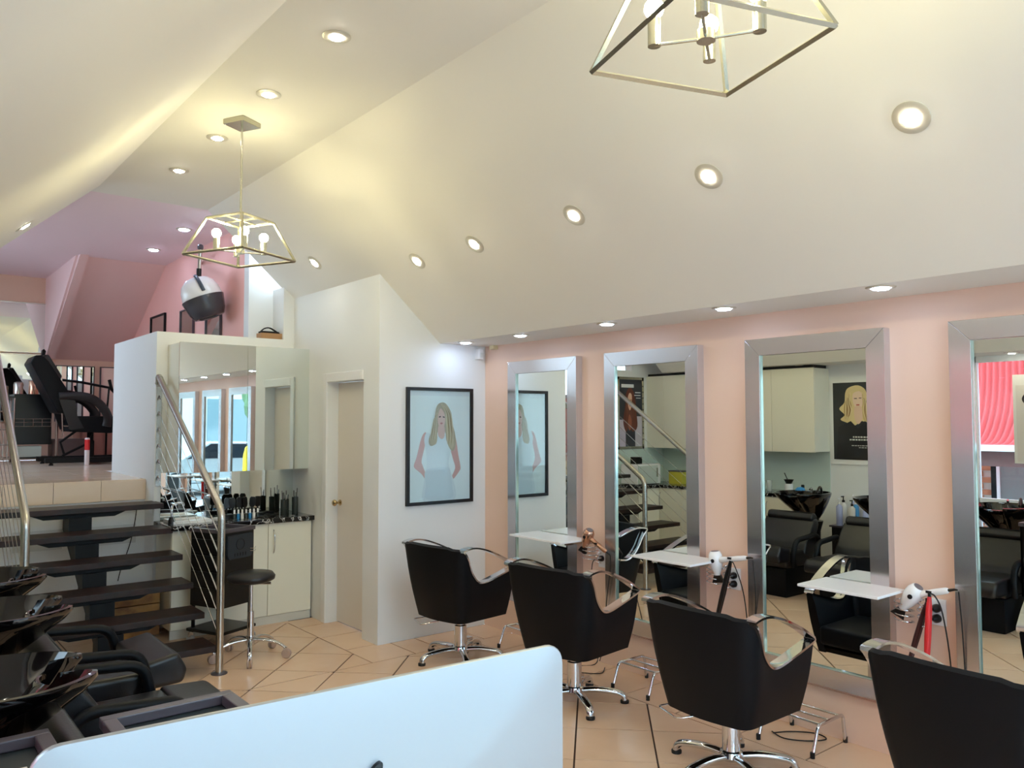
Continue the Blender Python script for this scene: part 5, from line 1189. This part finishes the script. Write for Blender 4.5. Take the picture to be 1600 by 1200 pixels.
# ================================================================ DESK AND COMPUTER
t = thing('reception_desk', 'white reception desk under the computer, below the photo edge', 'desk', (0.5, 1.25, 0))
obj('desk_top', bx(-0.60, 0.33, -0.50, 0.20, 0.90, 0.94), M['gloss_white'], t, bevel=0.004)
obj('front_panel', bx(-0.58, 0.31, -0.47, -0.44, 0, 0.90), M['cream'], t); obj('side_panel', bx(-0.58, -0.55, -0.44, 0.17, 0, 0.90), M['cream'], t); obj('side_panel', bx(0.28, 0.31, -0.44, 0.17, 0, 0.90), M['cream'], t)
im = thing('computer', 'large silver all-in-one computer seen from behind in the foreground', 'computer', (0.46, 0.90, 0.94))
ang = math.atan2(0.869-0.917, 0.804-0.131)
Wd, Hd, rc = 0.665, 0.52, 0.028
outl = []
cz = 0.47-Hd/2
for (sx, sz) in ((1, -1), (1, 1), (-1, 1), (-1, -1)):
    a0 = {(1, -1): -PI/2, (1, 1): 0, (-1, 1): PI/2, (-1, -1): PI}[(sx, sz)]
    for k in range(7):
        a = a0+PI/2*k/6; outl.append((sx*(Wd/2-rc)+rc*math.cos(a), cz+sz*(Hd/2-rc)+rc*math.sin(a)))
bm = BM(); c_ = (0, cz); layers = []
for s, dep in ((1.0, 0.004), (1.0, 0.0), (0.996, -0.002), (0.9, -0.006), (0.7, -0.012), (0.4, -0.017), (0.05, -0.019)):
    layers.append([bm.verts.new((p[0]*s, dep, cz+(p[1]-cz)*s)) for p in outl])
n = len(outl)
for A, B in zip(layers, layers[1:]):
    for j in range(n): bm.faces.new((A[j], A[(j+1) % n], B[(j+1) % n], B[j]))
bm.faces.new(layers[0]); bm.faces.new(layers[-1])
im.rotation_euler = (0, 0, ang)
im.location = (0.4675, 0.893, 0.94)
obj('housing', bm, M['alu'], im, smooth=35)
obj('screen', bx(-Wd/2+0.012, Wd/2-0.012, 0.0042, 0.006, cz-Hd/2+0.05, cz+Hd/2-0.012), M['screen'], im)
obj('stand', pr([(-0.028, 0.20), (-0.05, 0.16), (-0.10, 0.01), (-0.10, 0.0), (0.06, 0.0), (0.06, 0.008), (-0.08, 0.014), (-0.036, 0.16)], 'x', -0.10, 0.10), M['alu'], im, bevel=0.002)
# emblem: bitten apple with a leaf
lx, lz = 0.0245, 0.315
leaf = smoothpath([(lx-0.010, -0.0205, lz+0.032), (lx-0.009, -0.0205, lz+0.044), (lx+0.003, -0.0205, lz+0.058), (lx+0.013, -0.0205, lz+0.062), (lx+0.013, -0.0205, lz+0.052), (lx+0.003, -0.0205, lz+0.038)], 4, True)
ap = [(0, .030), (.012, .034), (.028, .030), (.034, .020), (.024, .010), (.022, -.004), (.030, -.016), (.036, -.018), (.028, -.036), (.016, -.046), (.004, -.042), (-.008, -.043), (-.022, -.044), (-.036, -.024), (-.042, -.002), (-.036, .020), (-.022, .032), (-.010, .033)]
bm = BM(); f1 = [bm.verts.new((p.x, -0.0195, p.z)) for p in leaf]; bm.faces.new(f1)
pp = smoothpath([(lx+x, -0.0200, lz-0.010+z) for x, z in ap], 3, True); f2 = [bm.verts.new(p) for p in pp]; bm.faces.new(f2)
ext = bmesh.ops.extrude_face_region(bm, geom=bm.faces[:]); bmesh.ops.translate(bm, vec=(0, 0.012, 0), verts=[v for v in ext['geom'] if isinstance(v, bmesh.types.BMVert)])
obj('emblem', bm, M['logo'], im)
print('tiles', TN[0], 'objects', len(bpy.data.objects))
